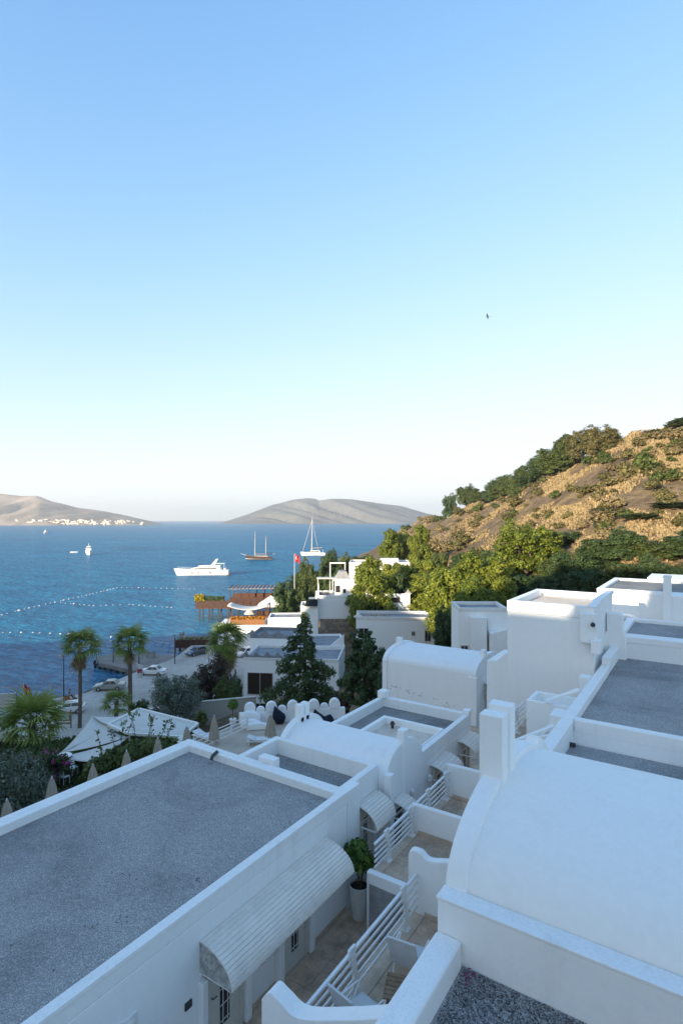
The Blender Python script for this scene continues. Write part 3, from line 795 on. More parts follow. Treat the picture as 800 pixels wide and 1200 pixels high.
# ---- G: upper row of gravel roofs beyond the vault
G1 = thing('upper_row_near_house', 'white house with a small sunken gravel roof directly behind the broad vault', 'building', (1, 13, 15))
MB().box(XH-.12, 9.0, 11.7, 14.72, 14.0, Z(5.6)).build('wall', PL, G1)
MB().box(XH-.13, XH+.17, 11.62, 14.74, Z(5.6), Z(5.0)).build('parapet', PLD, G1, bevel=.03)
MB().box(XH+.17, 9.0, 11.7, 14.5, Z(5.6), Z(5.52)).build('gravel', GRAV, G1)
MB().box(-.28, -.02, 11.7, 14.74, Z(5.52), Z(5.06)).build('cross_wall', PL, G1, bevel=.02)
MB().tube([(XH+.18, 14.3, Z(5.46)), (XH+.30, 14.3, Z(5.46))], .05, 8).build('drain_spout', DMET, G1)
G2 = thing('upper_row_long_house', 'white house with a long grey gravel roof and thick stained parapet', 'building', (1, 19, 15))
MB().box(XH-.12, 9.0, 14.76, 23.4, 14.0, Z(5.3)).build('wall', PL, G2)
MB().box(XH-.125, XH+.165, 14.76, 20.9, Z(5.3), Z(4.99)).build('parapet', PLD, G2, bevel=.03)
MB().box(XH+.165, 9.0, 14.755, 15.0, Z(5.32), Z(4.995)).build('cross_wall', PLD, G2, bevel=.025)
MB().box(XH+.165, 9.0, 15.0, 23.3, Z(5.3), Z(5.22)).build('gravel', GRAV, G2)
MB().box(XH-.12, XH+.16, 20.92, 23.4, Z(5.3), Z(4.75)).build('raised_parapet', PL, G2, bevel=.03)
G3 = thing('upper_row_far_house', 'white house one step higher with a shallow gravel roof before the arched wall', 'building', (1, 26, 15))
MB().box(XH-.1, 9.0, 23.42, 28.0, 14.0, Z(4.66)).build('wall', PL, G3)
MB().ring(XH-.11, 9.0, 23.41, 28.02, Z(4.66), Z(4.42), (.32, .3, .75, .3)).build('parapet', PL, G3, bevel=.025)
MB().box(XH+.2, 8.7, 24.15, 27.73, Z(4.66), Z(4.56)).build('gravel', GRAV, G3)
MB().prism([(-3.45, Z(5.6)), (-2.62, Z(5.6)), (-2.62, Z(4.42)), (-2.72, Z(4.2)), (-2.72, Z(3.6)), (-2.8, Z(3.52)), (-3.28, Z(3.52)), (-3.28, Z(4.2)), (-3.45, Z(4.42))], 'y', 23.0, 23.41).build('chimney', PL, G3, bevel=.04)
# far arched house and house with the tall pillar
Fa = thing('arched_back_house', 'white house with flat roof and an arched hooded doorway behind the gravel roofs', 'building', (-2, 32, 14))
MB().box(-4.7, 1.5, 30.0, 36, 12, Z(3.6)).build('wall', PL, Fa)
MB().ring(-4.72, 1.52, 29.98, 36.02, Z(3.6), Z(3.4), .3).build('parapet', PL, Fa, bevel=.03)
MB().box(-4.4, 1.2, 30.3, 35.7, Z(3.6), Z(3.52)).build('gravel', GRAV2, Fa)
hood = arc((-3.35, Z(5.15)), .75, .62, 14); hi = arc((-3.35, Z(5.15)), .54, .44, 14)
MB().prism(hood + hi[::-1], 'y', 29.3, 29.97).build('arched_hood', PLD, Fa, bevel=.02)
MB().prism([(-3.89, Z(7.5)), (-2.81, Z(7.5))] + hi, 'y', 29.9, 29.975).build('door', DOORM, Fa)
Fp = thing('pillared_back_house', 'white house with a tall square roof pillar and recessed doorway', 'building', (0, 29, 14))
MB().box(-1.7, 6, 28.3, 29.95, 12, Z(3.36)).build('wall', PL, Fp, bevel=.02)
MB().box(-1.75, -1.44, 28.22, 28.55, Z(6), Z(2.46)).build('pillar', PL, Fp, bevel=.03)
MB().box(-1.42, 6, 28.05, 28.3, Z(4.97), Z(4.74)).build('canopy', PLD, Fp, bevel=.02)
MB().box(-.9, -.5, 28.24, 28.3, Z(6.8), Z(4.98)).build('door', DOORM, Fp)
MB().box(-.48, .36, 28.24, 28.3, Z(6.8), Z(4.98)).build('window', DARK, Fp)
MB().box(-3.1, -1.2, 37, 40, 13, Z(3.4)).build('rear_block', PL, Fp)
GREYC0 = basic('opening_grey', (.34, .34, .35), .85, .2, 2, .2, 20)
# ---- courtyard paving and the stepped terraces
ct = thing('courtyard', 'narrow stone paved passage between the two white rows', 'passage', (-6, 8, ZC))
MB().box(XW, -4.9, -2, 24.5, ZC-.5, ZC-.025).build('paving_bed', STONE2, ct)
slab_tiles(ct, XW+.14, -5.42, 4.2, 11.0, ZC-.022, .42, STONE)
slab_tiles(ct, XW+.14, -6.55, 11.0, 22.0, ZC-.022, .42, STONE)
MB().box(-11, -7.5, 19.7, 25.2, ZC-.9, ZC-.32).build('lower_paving', STONE, ct)
def terrace(label, x0, x1, y0, y1, zf, gap=.35):
    t = thing('terrace', label, 'terrace', (x0, y0, zf))
    MB().box(x0-.02, x1, y0, y1, 14.2, zf-.03).build('retaining_wall', PL, t)
    MB().box(x0-.05, x0+gap, y0, y1, zf-.028, zf+.015).build('edge_stone', STONE2, t, bevel=.01)
    slab_tiles(t, x0+gap+.004, x1, y0+.004, y1-.004, zf-.028, .40, STONE, .026)
    MB().box(x0+gap, x1, y1-.018, y1-.001, zf, zf+.1).build('skirting', STONE2, t)
    return t
ZT1, ZT2 = Z(8.42), Z(8.12)
T1 = terrace('stone paved terrace with folding table and chairs below the broad vault', -5.4, XH, 6.35, 10.75, ZT1, .36)
T2 = terrace('stone paved terrace between two straight white dividing walls', -6.5, XH-.15, 10.95, 13.0, ZT2, .22)
T3 = terrace('stone paved terrace beyond the second dividing wall', -6.5, XH-.15, 13.15, 15.3, ZT2-.02, .22)
MB().box(-3.3, -3.1, 7.35, 7.4, ZT1, ZT1+.005).build('floor_drain', DMET, T1)
def divider(label, y, th, prof, base, cap=None):
    """free-standing garden wall along X with a shaped top: prof = [(x, ztop)...]"""
    t = thing('dividing_wall', label, 'wall', (prof[0][0], y, base), 'terrace dividing walls')
    poly = [(prof[0][0], base), (prof[-1][0], base)] + [(x, z) for x, z in prof[::-1]]
    MB().prism(poly, 'y', y, y+th).build('wall', PL, t, bevel=.05, seg=3)
    return t
def smooth_prof(pts, n=8):
    out = []
    for k in range(len(pts)-1):
        p0 = pts[max(k-1, 0)]; p1 = pts[k]; p2 = pts[k+1]; p3 = pts[min(k+2, len(pts)-1)]
        for i in range(n):
            t = i / n
            out.append(tuple(.5*((2*p1[c]) + (-p0[c]+p2[c])*t + (2*p0[c]-5*p1[c]+4*p2[c]-p3[c])*t*t + (-p0[c]+3*p1[c]-3*p2[c]+p3[c])*t**3) for c in (0, 1)))
    return out + [pts[-1]]
divider('white dividing wall with a swooping top rising to the thick parapet, beside the lounge chairs', 6.08, .26,
        smooth_prof([(-5.45, Z(7.0)), (-5.3, Z(6.83)), (-5.1, Z(6.88)), (-4.75, Z(6.93)), (-3.95, Z(6.55)), (-3.3, Z(6.2)), (-3.03, Z(6.1))]), 14.2)
divider('white dividing wall with a small raised hump, between the stone terraces', 10.76, .18,
        smooth_prof([(-5.45, Z(7.3)), (-5.38, Z(7.12)), (-5.15, Z(7.1)), (-4.95, Z(7.2)), (-4.5, Z(7.08)), (-3.8, Z(6.9)), (-3.16, Z(6.85))]), 14.2)
MB().box(-6.5, -5.36, 10.78, 10.94, 14.2, ZT2+.14).build('end_wall', PL, T2, bevel=.03)
MB().box(-6.42, -5.46, 10.765, 10.785, ZC, ZT2-.12).build('opening_panel', GREYC0, T2)  # flat grey panel on the wall, its tone standing in for a dark opening
divider('straight white dividing wall beyond the potted tree', 13.01, .13, [(-6.5, Z(7.38)), (-3.16, Z(7.36))], 14.2)
divider('straight white dividing wall at the far end of the third terrace', 15.31, .14, [(-6.5, Z(7.2)), (-3.16, Z(7.15))], 14.2)
RAIL_G = 'white terrace railings'
def railing(label, x, y0, y1, zf, posts, h=.86, nr=5, ornate=True):
    t = thing('railing', label, 'railing', (x, y0, zf), RAIL_G)
    for y in posts:
        # S-shaped flat post with a foot plate
        m = MB(); n = 12; P0 = []; P1 = []
        for k in range(n+1):
            s = k / n; off = .05*math.sin(s*math.pi*1.6) - .04*s if ornate else 0
            wv = .055 + .05*abs(math.cos(s*math.pi))
            P0.append((y - wv + off, zf + .02 + s*(h+.06))); P1.append((y + wv + off, zf + .02 + s*(h+.06)))
        m.prism(P0 + P1[::-1], 'x', x-.028, x+.028); m.box(x-.09, x+.09, y-.09, y+.09, zf, zf+.025)
        m.build('post', WMET, t, bevel=.012)
    MB().box(x-.03, x+.03, y0, y1, zf+h-.035, zf+h+.02).build('handrail', WMET, t, bevel=.01)
    for k in range(nr-1):
        z = zf + .14 + k*(h-.26)/(nr-1.5)
        MB().box(x-.014, x+.014, y0, y1, z, z+.05).build('bar', WMET, t, bevel=.006)
    return t
railing('white railing with curved posts along the terrace with the folding table', -5.22, 6.40, 10.74, ZT1, (8.25, 10.2))
railing('white railing beside the top of the potted tree', -6.39, 10.96, 13.0, ZT2, (11.6, 12.85), .70, 5)
railing('white railing along the third terrace', -6.39, 13.16, 15.3, ZT2-.02, (13.9, 15.1), .74, 5)
# ---- further terraces seen past the chimney: boxes, sloping stair parapets
St = thing('stair_terrace', 'white stepped terrace boxes with sloping parapets beside the plain tower', 'terrace', (-4.6, 17, 14.2))
MB().ring(-4.52, XH-.14, 16.6, 17.65, 14.2, Z(5.3), .13).build('planter_wall', PL, St, bevel=.03)
MB().box(-4.4, XH-.3, 16.72, 17.53, 14.2, Z(5.75)).build('planter_floor', PL, St)
MB().sweep([(-3.9, 14.4, Z(6.1)), (-3.45, 15.9, Z(5.3))], .08, .1).build('stair_rail', WMET, St)
def slopebar(p, q, w=.1, h=.09): return MB().sweep([p, q], w, h)
slopebar((-3.95, 13.4, Z(5.36)), (-3.18, 14.15, Z(5.05))).build('sloping_rail', PL, St, bevel=.02)
slopebar((-3.95, 16.5, Z(5.24)), (-3.18, 17.2, Z(4.93))).build('sloping_rail', PL, St, bevel=.02)
MB().prism([(-4.3, 14.2), (-3.2, 14.2), (-3.2, Z(5.3)), (-4.3, Z(5.75))], 'y', 14.3, 14.42).build('parapet_wall', PL, St)
MB().box(-3.55, -3.16, 15.25, 15.9, 15, Z(5.15)).build('pier', PL, St, bevel=.03)
MB().box(-3.5, -3.16, 18.9, 19.3, 15, Z(5.0)).build('pier', PL, St, bevel=.03)
MB().box(-5.3, -3.2, 15.5, 20.58, 14.2, Z(6.85)).build('base', STONE, St)
railing('short white railing of the stepped terrace by the plain tower', -5.15, 15.6, 18.6, Z(6.85), (16.2, 17.9), .8, 5)
# ---- furniture on the terrace
FAB = basic('pale_grey_sling', (.62, .63, .64), .8, .05, 6, .1, 120, world=False)
def lounge_chair(label, loc, rz):
    c = thing('lounge_chair', label, 'chair', (0, 0, 0), 'terrace chairs')
    MB().prism([(-.28, .36), (.28, .33), (.28, .365), (-.28, .395)], 'y', -.26, .26).build('seat', FAB, c, bevel=.01)
    MB().prism([(-.28, .37), (-.52, 1.0), (-.555, .985), (-.315, .36)], 'y', -.27, .27).build('backrest', FAB, c, bevel=.01)
    for s in (-1, 1):
        MB().tube([(-.25, s*.28, 0), (.26, s*.28, .55), (.20, s*.28, .58), (-.40, s*.28, .60)], .014, 6).build('arm', WMET, c)
        MB().tube([(.27, s*.25, 0), (-.2, s*.25, .37)], .014, 6).build('leg', WMET, c)
    c.location = loc; c.rotation_euler = (0, 0, rz)
    return c
lounge_chair('pale grey sling chair with high backrest beside the wooden table', (-4.62, 9.25, ZT1), R(98))
lounge_chair('pale grey sling chair behind the swooping dividing wall', (-4.75, 7.75, ZT1), R(80))
tb = thing('folding_table', 'small slatted wooden folding table on the stone terrace', 'table', (0, 0, 0))
for k in range(6):
    MB().box(-.30, .30, -.27+k*.092, -.27+k*.092+.078, .50, .525).build('slat', WOOD, tb)
for s in (-1, 1):
    MB().tube([(s*.26, -.24, 0), (s*.26, .24, .50)], .016, 6).build('leg', WOOD, tb)
    MB().tube([(s*.23, .24, 0), (s*.23, -.24, .50)], .016, 6).build('leg', WOOD, tb)
MB().box(-.28, -.25, -.26, .26, .47, .50).build('rail', WOOD, tb); MB().box(.25, .28, -.26, .26, .47, .50).build('rail', WOOD, tb)
tb.location = (-4.32, 8.35, ZT1); tb.rotation_euler = (0, 0, R(20))
# ================================================================= QUAY AND SHORE
QZ = 1.25
def sheet(name, pts, z0, z1, mat, label, kind='structure', parent=None):
    n = len(pts); m = MB()
    m.add([(p.x, p.y, z0) for p in pts] + [(p.x, p.y, z1) for p in pts], [tuple(range(n-1, -1, -1)), tuple(range(n, 2*n))] + [(k, (k+1) % n, (k+1) % n + n, k+n) for k in range(n)])
    o = m.build(name, mat, parent)
    if parent is None: tag(o, label, kind=kind)
    return o
QUAYM = basic('quay_concrete', (.54, .50, .45), .9, .22, .16, .4, 6, fine=.14, col2=(.38, .35, .31))
sheet('quay', [W(-160,72,0), W(20,76.5,0), W(70,77,0), W(100,79,0), W(140,86,0), W(160,90,0), W(196,97,0), W(207,100,0), W(224,109,0), W(252,117,0), W(300,118,0), W(300,64,0), W(200,58.5,0), W(60,57,0), W(-160,56,0)], -1.5, QZ, QUAYM, 'sandy grey concrete quay along the water')
# jetty on piles
jt = thing('jetty', 'low concrete jetty on dark piles beside the parked cars', 'jetty', W(150, 95, 0) - Vector((0, 0, CAMZ)))
dk = [W(113,100.5,0), W(150,103.5,0), W(206,101,0), W(198,96,0), W(160,91,0), W(150,92,0), W(117,96,0)]
sheet('deck', [Vector((p.x, p.y, 0)) for p in dk], .55, 1.18, basic('jetty_deck', (.25, .22, .20), .85, .2, .6, .3, 8), '', None, jt)
for (px, d) in ((116,99.5),(117,96.5),(124,97.5),(124,100.5),(131,96),(131,101),(138,95),(138,101.5),(145,94),(146,102),(153,92.5),(160,92),(168,94)):
    p = W(px, d, 0); MB().tube([(p.x, p.y, -1), (p.x, p.y, .6)], .28, 8).build('pile', DMET, jt)
for (px, d) in ((113.5,99), (114.5,97)):
    p = W(px, d, 0); rg = MB()
    c = Vector((p.x, p.y, .45)) - VIEWR*.35
    rg.tube([c + (VIEWF*math.cos(a) + Vector((0,0,1))*math.sin(a))*.33 for a in [R(30*k) for k in range(13)]], .12, 6, False)
    rg.build('tyre_fender', DARK, jt)
def at_frame(o, px, d, z, rot=0.0):
    p = W(px, d, 0); o.location = (p.x, p.y, z); o.rotation_euler = (0, 0, HEAD + rot); return o
def bench():
    b = thing('bench', 'small wooden bench standing on the jetty', 'bench')
    for k in range(3): MB().box(-.8, .8, -.2+k*.14, -.08+k*.14, .42, .46).build('slat', WOOD, b)
    for k in range(2): MB().box(-.8, .8, .24, .28, .58+k*.18, .70+k*.18).build('backrest_slat', WOOD, b)
    for s in (-1, 1):
        MB().box(s*.66-.04, s*.66+.04, -.18, -.1, 0, .42).build('leg', WOOD, b); MB().box(s*.66-.04, s*.66+.04, .2, .28, 0, .9).build('leg', WOOD, b)
    return b
at_frame(bench(), 177, 100, 1.19, R(10))
# ---------------------------------------------------------------- cars
CARS = {k: basic('car_' + k, c, .28, .04, 2, 0, 40, metal=mt, spec=.6, world=False) for k, c, mt in (('white', (.78,.78,.78), 0), ('silver', (.42,.40,.36), .5), ('blue_grey', (.10,.13,.17), .5))}
TYRE = basic('tyre_rubber', (.02,.02,.02), .85, .1, 5, 0); RIM = basic('alloy_rim', (.5,.5,.52), .3, .05, 5, 0, metal=.8)
LAMPR = basic('red_lamp', (.35,.02,.02), .25, .05, 5, 0); LAMPW = basic('clear_lamp', (.7,.72,.75), .15, .05, 5, 0)
CAR_G = 'cars parked on the quay'
def car(label, colour, hatch=False):
    c = thing('parked_car', label, 'car', (0,0,0), CAR_G)
    tail = -2.02 if hatch else -2.15
    low = [(2.12,.28),(2.16,.52),(2.02,.72),(1.1,.90),(-1.5 if not hatch else -1.9,.93),(tail+.02,.86),(tail-.02,.45),(tail+.06,.27)]
    m = MB(); n = len(low)
    for sc_, y in ((.97, -.86), (1, -.78), (1, .78), (.97, .86)):
        m.v += [(x*sc_, y, .58 + (z-.58)*(.9 if abs(y) > .8 else 1)) for x, z in low]
    for k in range(3):
        for i in range(n): m.f.append((k*n+i, k*n+(i+1) % n, (k+1)*n+(i+1) % n, (k+1)*n+i))
    m.f += [tuple(range(n)), tuple(range(4*n-1, 3*n-1, -1))]
    body = m.build('body', CARS[colour], c, bevel=.06, seg=3)
    top = [(1.05,.88),(.30,1.40),(-.75,1.44),(-1.45 if not hatch else -1.75,.92)] if not hatch else [(1.05,.88),(.32,1.42),(-1.25,1.44),(-1.9,.92)]
    m = MB(); n = len(top)
    for y, k_ in ((-.78, 0), (-.58, 1), (.58, 1), (.78, 0)):
        m.v += [(x, y if z < 1 else math.copysign(.60, y), z) for x, z in top]
    m = MB()
    m.add([(1.05,-.76,.88),(.30,-.58,1.40),(top[2][0],-.58,1.44),(top[3][0],-.76,.92),(1.05,.76,.88),(.30,.58,1.40),(top[2][0],.58,1.44),(top[3][0],.76,.92)],
          [(0,1,2,3),(7,6,5,4),(1,5,6,2),(0,4,5,1),(3,2,6,7),(0,3,7,4)])
    m.build('cabin', CARS[colour], c, bevel=.05, seg=3)
    def q(a, b, s0, s1, t0, t1, off):   # pane on a quad given by bottom edge a0,a1 and top edge b0,b1
        (a0, a1), (b0, b1) = a, b
        P = lambda s, t: (Vector(a0)*(1-s)+Vector(a1)*s)*(1-t) + (Vector(b0)*(1-s)+Vector(b1)*s)*t
        pts = [P(s0,t0), P(s1,t0), P(s1,t1), P(s0,t1)]; nn = (pts[1]-pts[0]).cross(pts[3]-pts[0]).normalized()
        cen = sum(pts, Vector())/4
        if nn.dot(cen - Vector((0,0,.9))) < 0: nn = -nn
        return MB().add([p + nn*off for p in pts] + [p + nn*(off-.02) for p in pts], [(0,1,2,3),(7,6,5,4),(0,4,5,1),(1,5,6,2),(2,6,7,3),(3,7,4,0)])
    a = ((1.05,-.76,.88),(1.05,.76,.88)); b = ((.30,-.58,1.40),(.30,.58,1.40))
    q(a, b, .06, .94, .1, .92, .012).build('windscreen', GLASS, c)
    a = ((top[3][0],-.76,.92),(top[3][0],.76,.92)); b = ((top[2][0],-.58,1.44),(top[2][0],.58,1.44))
    q(a, b, .1, .9, .15, .9, .012).build('rear_window', GLASS, c)
    for s in (-1, 1):
        a = ((1.05,s*.76,.88),(top[3][0],s*.76,.92)); b = ((.30,s*.58,1.40),(top[2][0],s*.58,1.44))
        q(a, b, .10, .50, .10, .86, .012).build('side_window', GLASS, c); q(a, b, .53, .90, .10, .86, .012).build('side_window', GLASS, c)
        for x in (1.32, -1.30):
            w = MB(); w.tube([(x, s*.70, .31), (x, s*.885, .31)], .31, 16); ww = w.build('wheel', TYRE, c)
            MB().tube([(x, s*.872, .31), (x, s*.895, .31)], .19, 12).build('rim', RIM, ww)
        MB().box(1.98, 2.12, min(s*.45, s*.78), max(s*.45, s*.78), .56, .70).build('headlight', LAMPW, c, bevel=.02)
        MB().box(tail-.01, tail+.1, min(s*.5, s*.8), max(s*.5, s*.8), .62, .80).build('tail_light', LAMPR, c, bevel=.02)
        MB().box(.72, .90, min(s*.84, s*.98), max(s*.84, s*.98), .88, 1.0).build('mirror', CARS[colour], c, bevel=.02)
    return c
def put_car(c, px, py, rot):
    p = G(px, py, CAMZ-QZ); c.location = (p.x, p.y, QZ); c.rotation_euler = (0, 0, HEAD + rot)
put_car(car('silver saloon car parked at the water edge behind the palm trunk', 'silver'), 128.5, 808, R(188))
put_car(car('white saloon car parked beside the jetty', 'white'), 179, 790.5, R(175))
put_car(car('white hatchback car parked behind the wooden notice board', 'white', True), 80, 835, R(196))
put_car(car('dark blue grey car parked facing the palms', 'blue_grey', True), 231, 767, R(232))
put_car(car('white car half hidden behind the olive tree', 'white', True), 181, 843, R(200))
put_car(car('white car tucked behind the skirted palm', 'white', True), 288, 768, R(230))
# ---------------------------------------------------------------- person + scooter, people
def skin_body(name, mat, parent, joints, bones, sub=2):
    me = bpy.data.meshes.new(name)
    keys = list(joints)
    me.from_pydata([joints[k][0] for k in keys], [(keys.index(a), keys.index(b)) for a, b in bones], [])
    o = obj(name, me, parent, None)
    md = o.modifiers.new('skin', 'SKIN'); md.use_smooth_shade = True
    o.modifiers.new('sub', 'SUBSURF').levels = sub; o.modifiers['sub'].render_levels = sub
    for k, v in zip(keys, me.skin_vertices[0].data): v.radius = joints[k][1]; v.use_root = (k == 'pelvis')
    me.materials.append(mat)
    return o
SKIN = basic('skin', (.42,.26,.18), .6, .08, 6, 0, world=False)
def person(label, shirt, trousers, sitting=False):
    p = thing('person', label, 'person')
    if sitting:
        J = {'pelvis': ((0,0,.80),(.13,.14)), 'waist': ((0,-.02,.98),(.13,.11)), 'chest': ((0,.04,1.22),(.17,.12)), 'neck': ((0,.08,1.42),(.055,.055)), 'head': ((0,.11,1.53),(.085,.1)), 'crown': ((0,.11,1.66),(.075,.085)),
             'sl': ((-.19,.04,1.34),(.07,.07)), 'el': ((-.27,.16,1.10),(.05,.05)), 'hl': ((-.24,.42,1.06),(.04,.035)), 'sr': ((.19,.04,1.34),(.07,.07)), 'er': ((.27,.16,1.10),(.05,.05)), 'hr': ((.24,.42,1.06),(.04,.035)),
             'kl': ((-.15,.42,.78),(.08,.08)), 'al': ((-.15,.40,.38),(.05,.05)), 'tl': ((-.15,.56,.33),(.045,.04)), 'kr': ((.15,.42,.78),(.08,.08)), 'ar': ((.15,.40,.38),(.05,.05)), 'tr': ((.15,.56,.33),(.045,.04))}
    else:
        J = {'pelvis': ((0,0,.93),(.14,.11)), 'waist': ((0,0,1.08),(.13,.1)), 'chest': ((0,0,1.32),(.17,.11)), 'neck': ((0,.01,1.50),(.055,.055)), 'head': ((0,.03,1.60),(.085,.1)), 'crown': ((0,.03,1.73),(.075,.085)),
             'sl': ((-.2,0,1.43),(.07,.07)), 'el': ((-.27,-.02,1.15),(.05,.05)), 'hl': ((-.25,.08,.9),(.04,.03)), 'sr': ((.2,0,1.43),(.07,.07)), 'er': ((.27,-.02,1.15),(.05,.05)), 'hr': ((.25,.1,.92),(.04,.03)),
             'kl': ((-.11,.05,.5),(.075,.075)), 'al': ((-.12,0,.09),(.05,.05)), 'tl': ((-.12,.15,.04),(.045,.035)), 'kr': ((.11,.0,.5),(.075,.075)), 'ar': ((.12,-.08,.09),(.05,.05)), 'tr': ((.12,.06,.04),(.045,.035))}
    Bn = [('pelvis','waist'),('waist','chest'),('chest','neck'),('neck','head'),('head','crown'),('chest','sl'),('sl','el'),('el','hl'),('chest','sr'),('sr','er'),('er','hr'),('pelvis','kl'),('kl','al'),('al','tl'),('pelvis','kr'),('kr','ar'),('ar','tr')]
    skin_body('body', SKIN, p, J, Bn)
    g = lambda k, s: (J[k][0], tuple(r*s for r in J[k][1]))
    mid = lambda a, b, t: tuple(J[a][0][i]*(1-t) + J[b][0][i]*t for i in range(3))
    S = {'pelvis': g('waist', 1.12), 'chest': g('chest', 1.14), 'neck': (mid('chest','neck',.55), (.1,.08)), 'sl': g('sl', 1.2), 'sr': g('sr', 1.2), 'l': (mid('sl','el',.7), (.068,.068)), 'r': (mid('sr','er',.7), (.068,.068))}
    skin_body('shirt', shirt, p, S, [('pelvis','chest'),('chest','neck'),('chest','sl'),('chest','sr'),('sl','l'),('sr','r')])
    T = {'pelvis': g('pelvis', 1.12), 'kl': g('kl', 1.15), 'kr': g('kr', 1.15), 'll': (mid('kl','al',.8), (.065,.065)), 'rr': (mid('kr','ar',.8), (.065,.065))}
    skin_body('trousers', trousers, p, T, [('pelvis','kl'),('pelvis','kr'),('kl','ll'),('kr','rr')])
    h = J['crown'][0]; MB().lathe([(.02,.09),(.07,.07),(.095,.01),(.098,-.06),(.07,-.12)], 12, (h[0], h[1]-.015, h[2]-.02)).build('hair', DARK, p, smooth=True)
    f = J['head'][0]; fc = MB(); fc.lathe([(.006,.02),(.02,-.01),(.012,-.03)], 6, (f[0], f[1]+.1, f[2])); fc.build('nose', SKIN, p, smooth=True)
    return p
def scooter(label):
    s = thing('scooter', label, 'scooter')
    for y in (-.62, .66):
        w = MB().tube([(-.05, y, .24), (.05, y, .24)], .24, 14).build('wheel', TYRE, s); MB().tube([(-.055, y, .24), (.055, y, .24)], .12, 10).build('rim', RIM, w)
    MB().prism([(-.85,.42),(-.75,.72),(-.05,.76),(.02,.45),(.28,.32),(.42,.34),(.56,.95),(.64,.93),(.50,.25),(.0,.22),(-.45,.26)], 'x', -.14, .14).build('body', basic('orange_panel', (.45,.13,.04), .4, .1, 5, 0), s, bevel=.04)
    MB().box(-.13, .13, -.78, .0, .74, .84).build('seat', DARK, s, bevel=.04)
    MB().tube([(0, .66, .3), (0, .55, 1.02)], .03, 6).build('fork', DMET, s); MB().tube([(-.32, .46, 1.04), (0, .54, 1.02), (.32, .46, 1.04)], .018, 6).build('handlebar', DMET, s)
    MB().lathe([(.02,-.05),(.08,0),(.02,.05)], 10, (0, .64, .9)).build('headlight', LAMPW, s)
    return s
def put(o, px, py, D, rot):
    p = G(px, py, D); o.location = p; o.rotation_euler = (0, 0, HEAD + rot); return o
sh1 = basic('dark_shirt', (.03,.03,.04), .8, .1, 6, 0); sh2 = basic('blue_shirt', (.06,.13,.35), .8, .1, 6, 0); sh3 = basic('red_shirt', (.4,.05,.04), .8, .1, 6, 0)
tr1 = basic('dark_trousers', (.03,.035,.05), .8, .1, 6, 0); tr2 = basic('pale_shorts', (.5,.48,.44), .8, .1, 6, 0)
put(scooter('orange motor scooter with a seated rider at the quay edge'), 82, 822, CAMZ-QZ, R(-70))
put(person('person in dark clothes sitting on the orange scooter', sh1, tr1, True), 81.3, 822, CAMZ-QZ, R(-70))
put(person('person in a red top standing on the brown jetty', sh3, tr2), 215, 750, CAMZ-1.3, R(160))
put(person('person in a blue top standing beside the one in red', sh2, tr2), 211.5, 751, CAMZ-1.3, R(200))
# ---------------------------------------------------------------- lamp posts, flags, notice board, buoys
def lamp_post(label, px, py, D, h, head='single'):
    p = G(px, py, D); t = thing('lamp_post', label, 'lamp post', p, 'lamp posts of the quay')
    MB().tube([p, p + Vector((0,0,h))], [.09, .05], 8).build('pole', DMET, t)
    MB().tube([p + Vector((0,0,h-.05)), p + Vector((0,0,h+.1)) - VIEWR*.5], .03, 6).build('arm', DMET, t)
    c = p + Vector((0,0,h)) - VIEWR*.5
    MB().lathe([(.05,.22),(.22,.1),(.24,0),(.1,-.12)], 10, c).build('lamp_head', basic('lamp_head_grey', (.6,.58,.56), .4, .1, 5, 0), t, smooth=True)
    return t
lamp_post('tall grey lamp post beside the scooter', 75, 822, CAMZ-QZ, 6.2)
lamp_post('grey lamp post at the root of the jetty', 163, 785, CAMZ-QZ, 6.0)
lamp_post('slim grey lamp post on the jetty deck', 133, 776, CAMZ-1.2, 3.6)
lamp_post('lamp post at the corner of the quay by the brown jetty', 205, 778, CAMZ-QZ, 5.0)
FRED = basic('red_cloth', (.45,.02,.03), .8, .1, 4, .1); FBLU = basic('blue_cloth', (.03,.08,.3), .8, .1, 4, .1); FWHI = basic('white_cloth', (.7,.7,.7), .8, .1, 4, .1)
def flag_mesh(o, w, h, mat, name, parent, droop=.5, emblem=False):
    nx, nz = 10, 8; V = []; F = []
    for i in range(nx+1):
        for j in range(nz+1):
            u, v = i/nx, j/nz
            V.append(o + VIEWR*(u*w*(1-.35*droop)) + VIEWF*(.12*math.sin(u*9+v*2)) + Vector((0,0,-v*h - droop*u*u*h*.55)))
    for i in range(nx):
        for j in range(nz): F.append((i*(nz+1)+j, (i+1)*(nz+1)+j, (i+1)*(nz+1)+j+1, i*(nz+1)+j+1))
    m = MB(); m.add(V, F); b = m.build(name, mat, parent, smooth=True)
    sd = b.modifiers.new('solid', 'SOLIDIFY'); sd.thickness = .01
    if emblem:     # white crescent and star
        def pt(u, v): return o + VIEWR*(u*w*(1-.35*droop)) + VIEWF*(.12*math.sin(u*9+v*2)) + Vector((0,0,-v*h - droop*u*u*h*.55)) - VIEWF*.03
        e = MB(); n = 14
        outer = [(.36 + .2*math.cos(a)*h/w, .5 + .2*math.sin(a)) for a in [R(40 + 280*k/n) for k in range(n+1)]]
        inner = [(.41 + .155*math.cos(a)*h/w, .5 + .155*math.sin(a)) for a in [R(48 + 264*k/n) for k in range(n+1)]]
        e.v = [pt(*q) for q in outer + inner]; e.f = [(k, k+1, n+1+k+1, n+1+k) for k in range(n)]
        st = [pt(.62 + (.09 if k % 2 == 0 else .036)*math.cos(R(180+36*k))*h/w, .5 + (.09 if k % 2 == 0 else .036)*math.sin(R(180+36*k))) for k in range(10)]
        e.add(st, [tuple(range(10))]); e.build('emblem', FWHI, b)
    return b
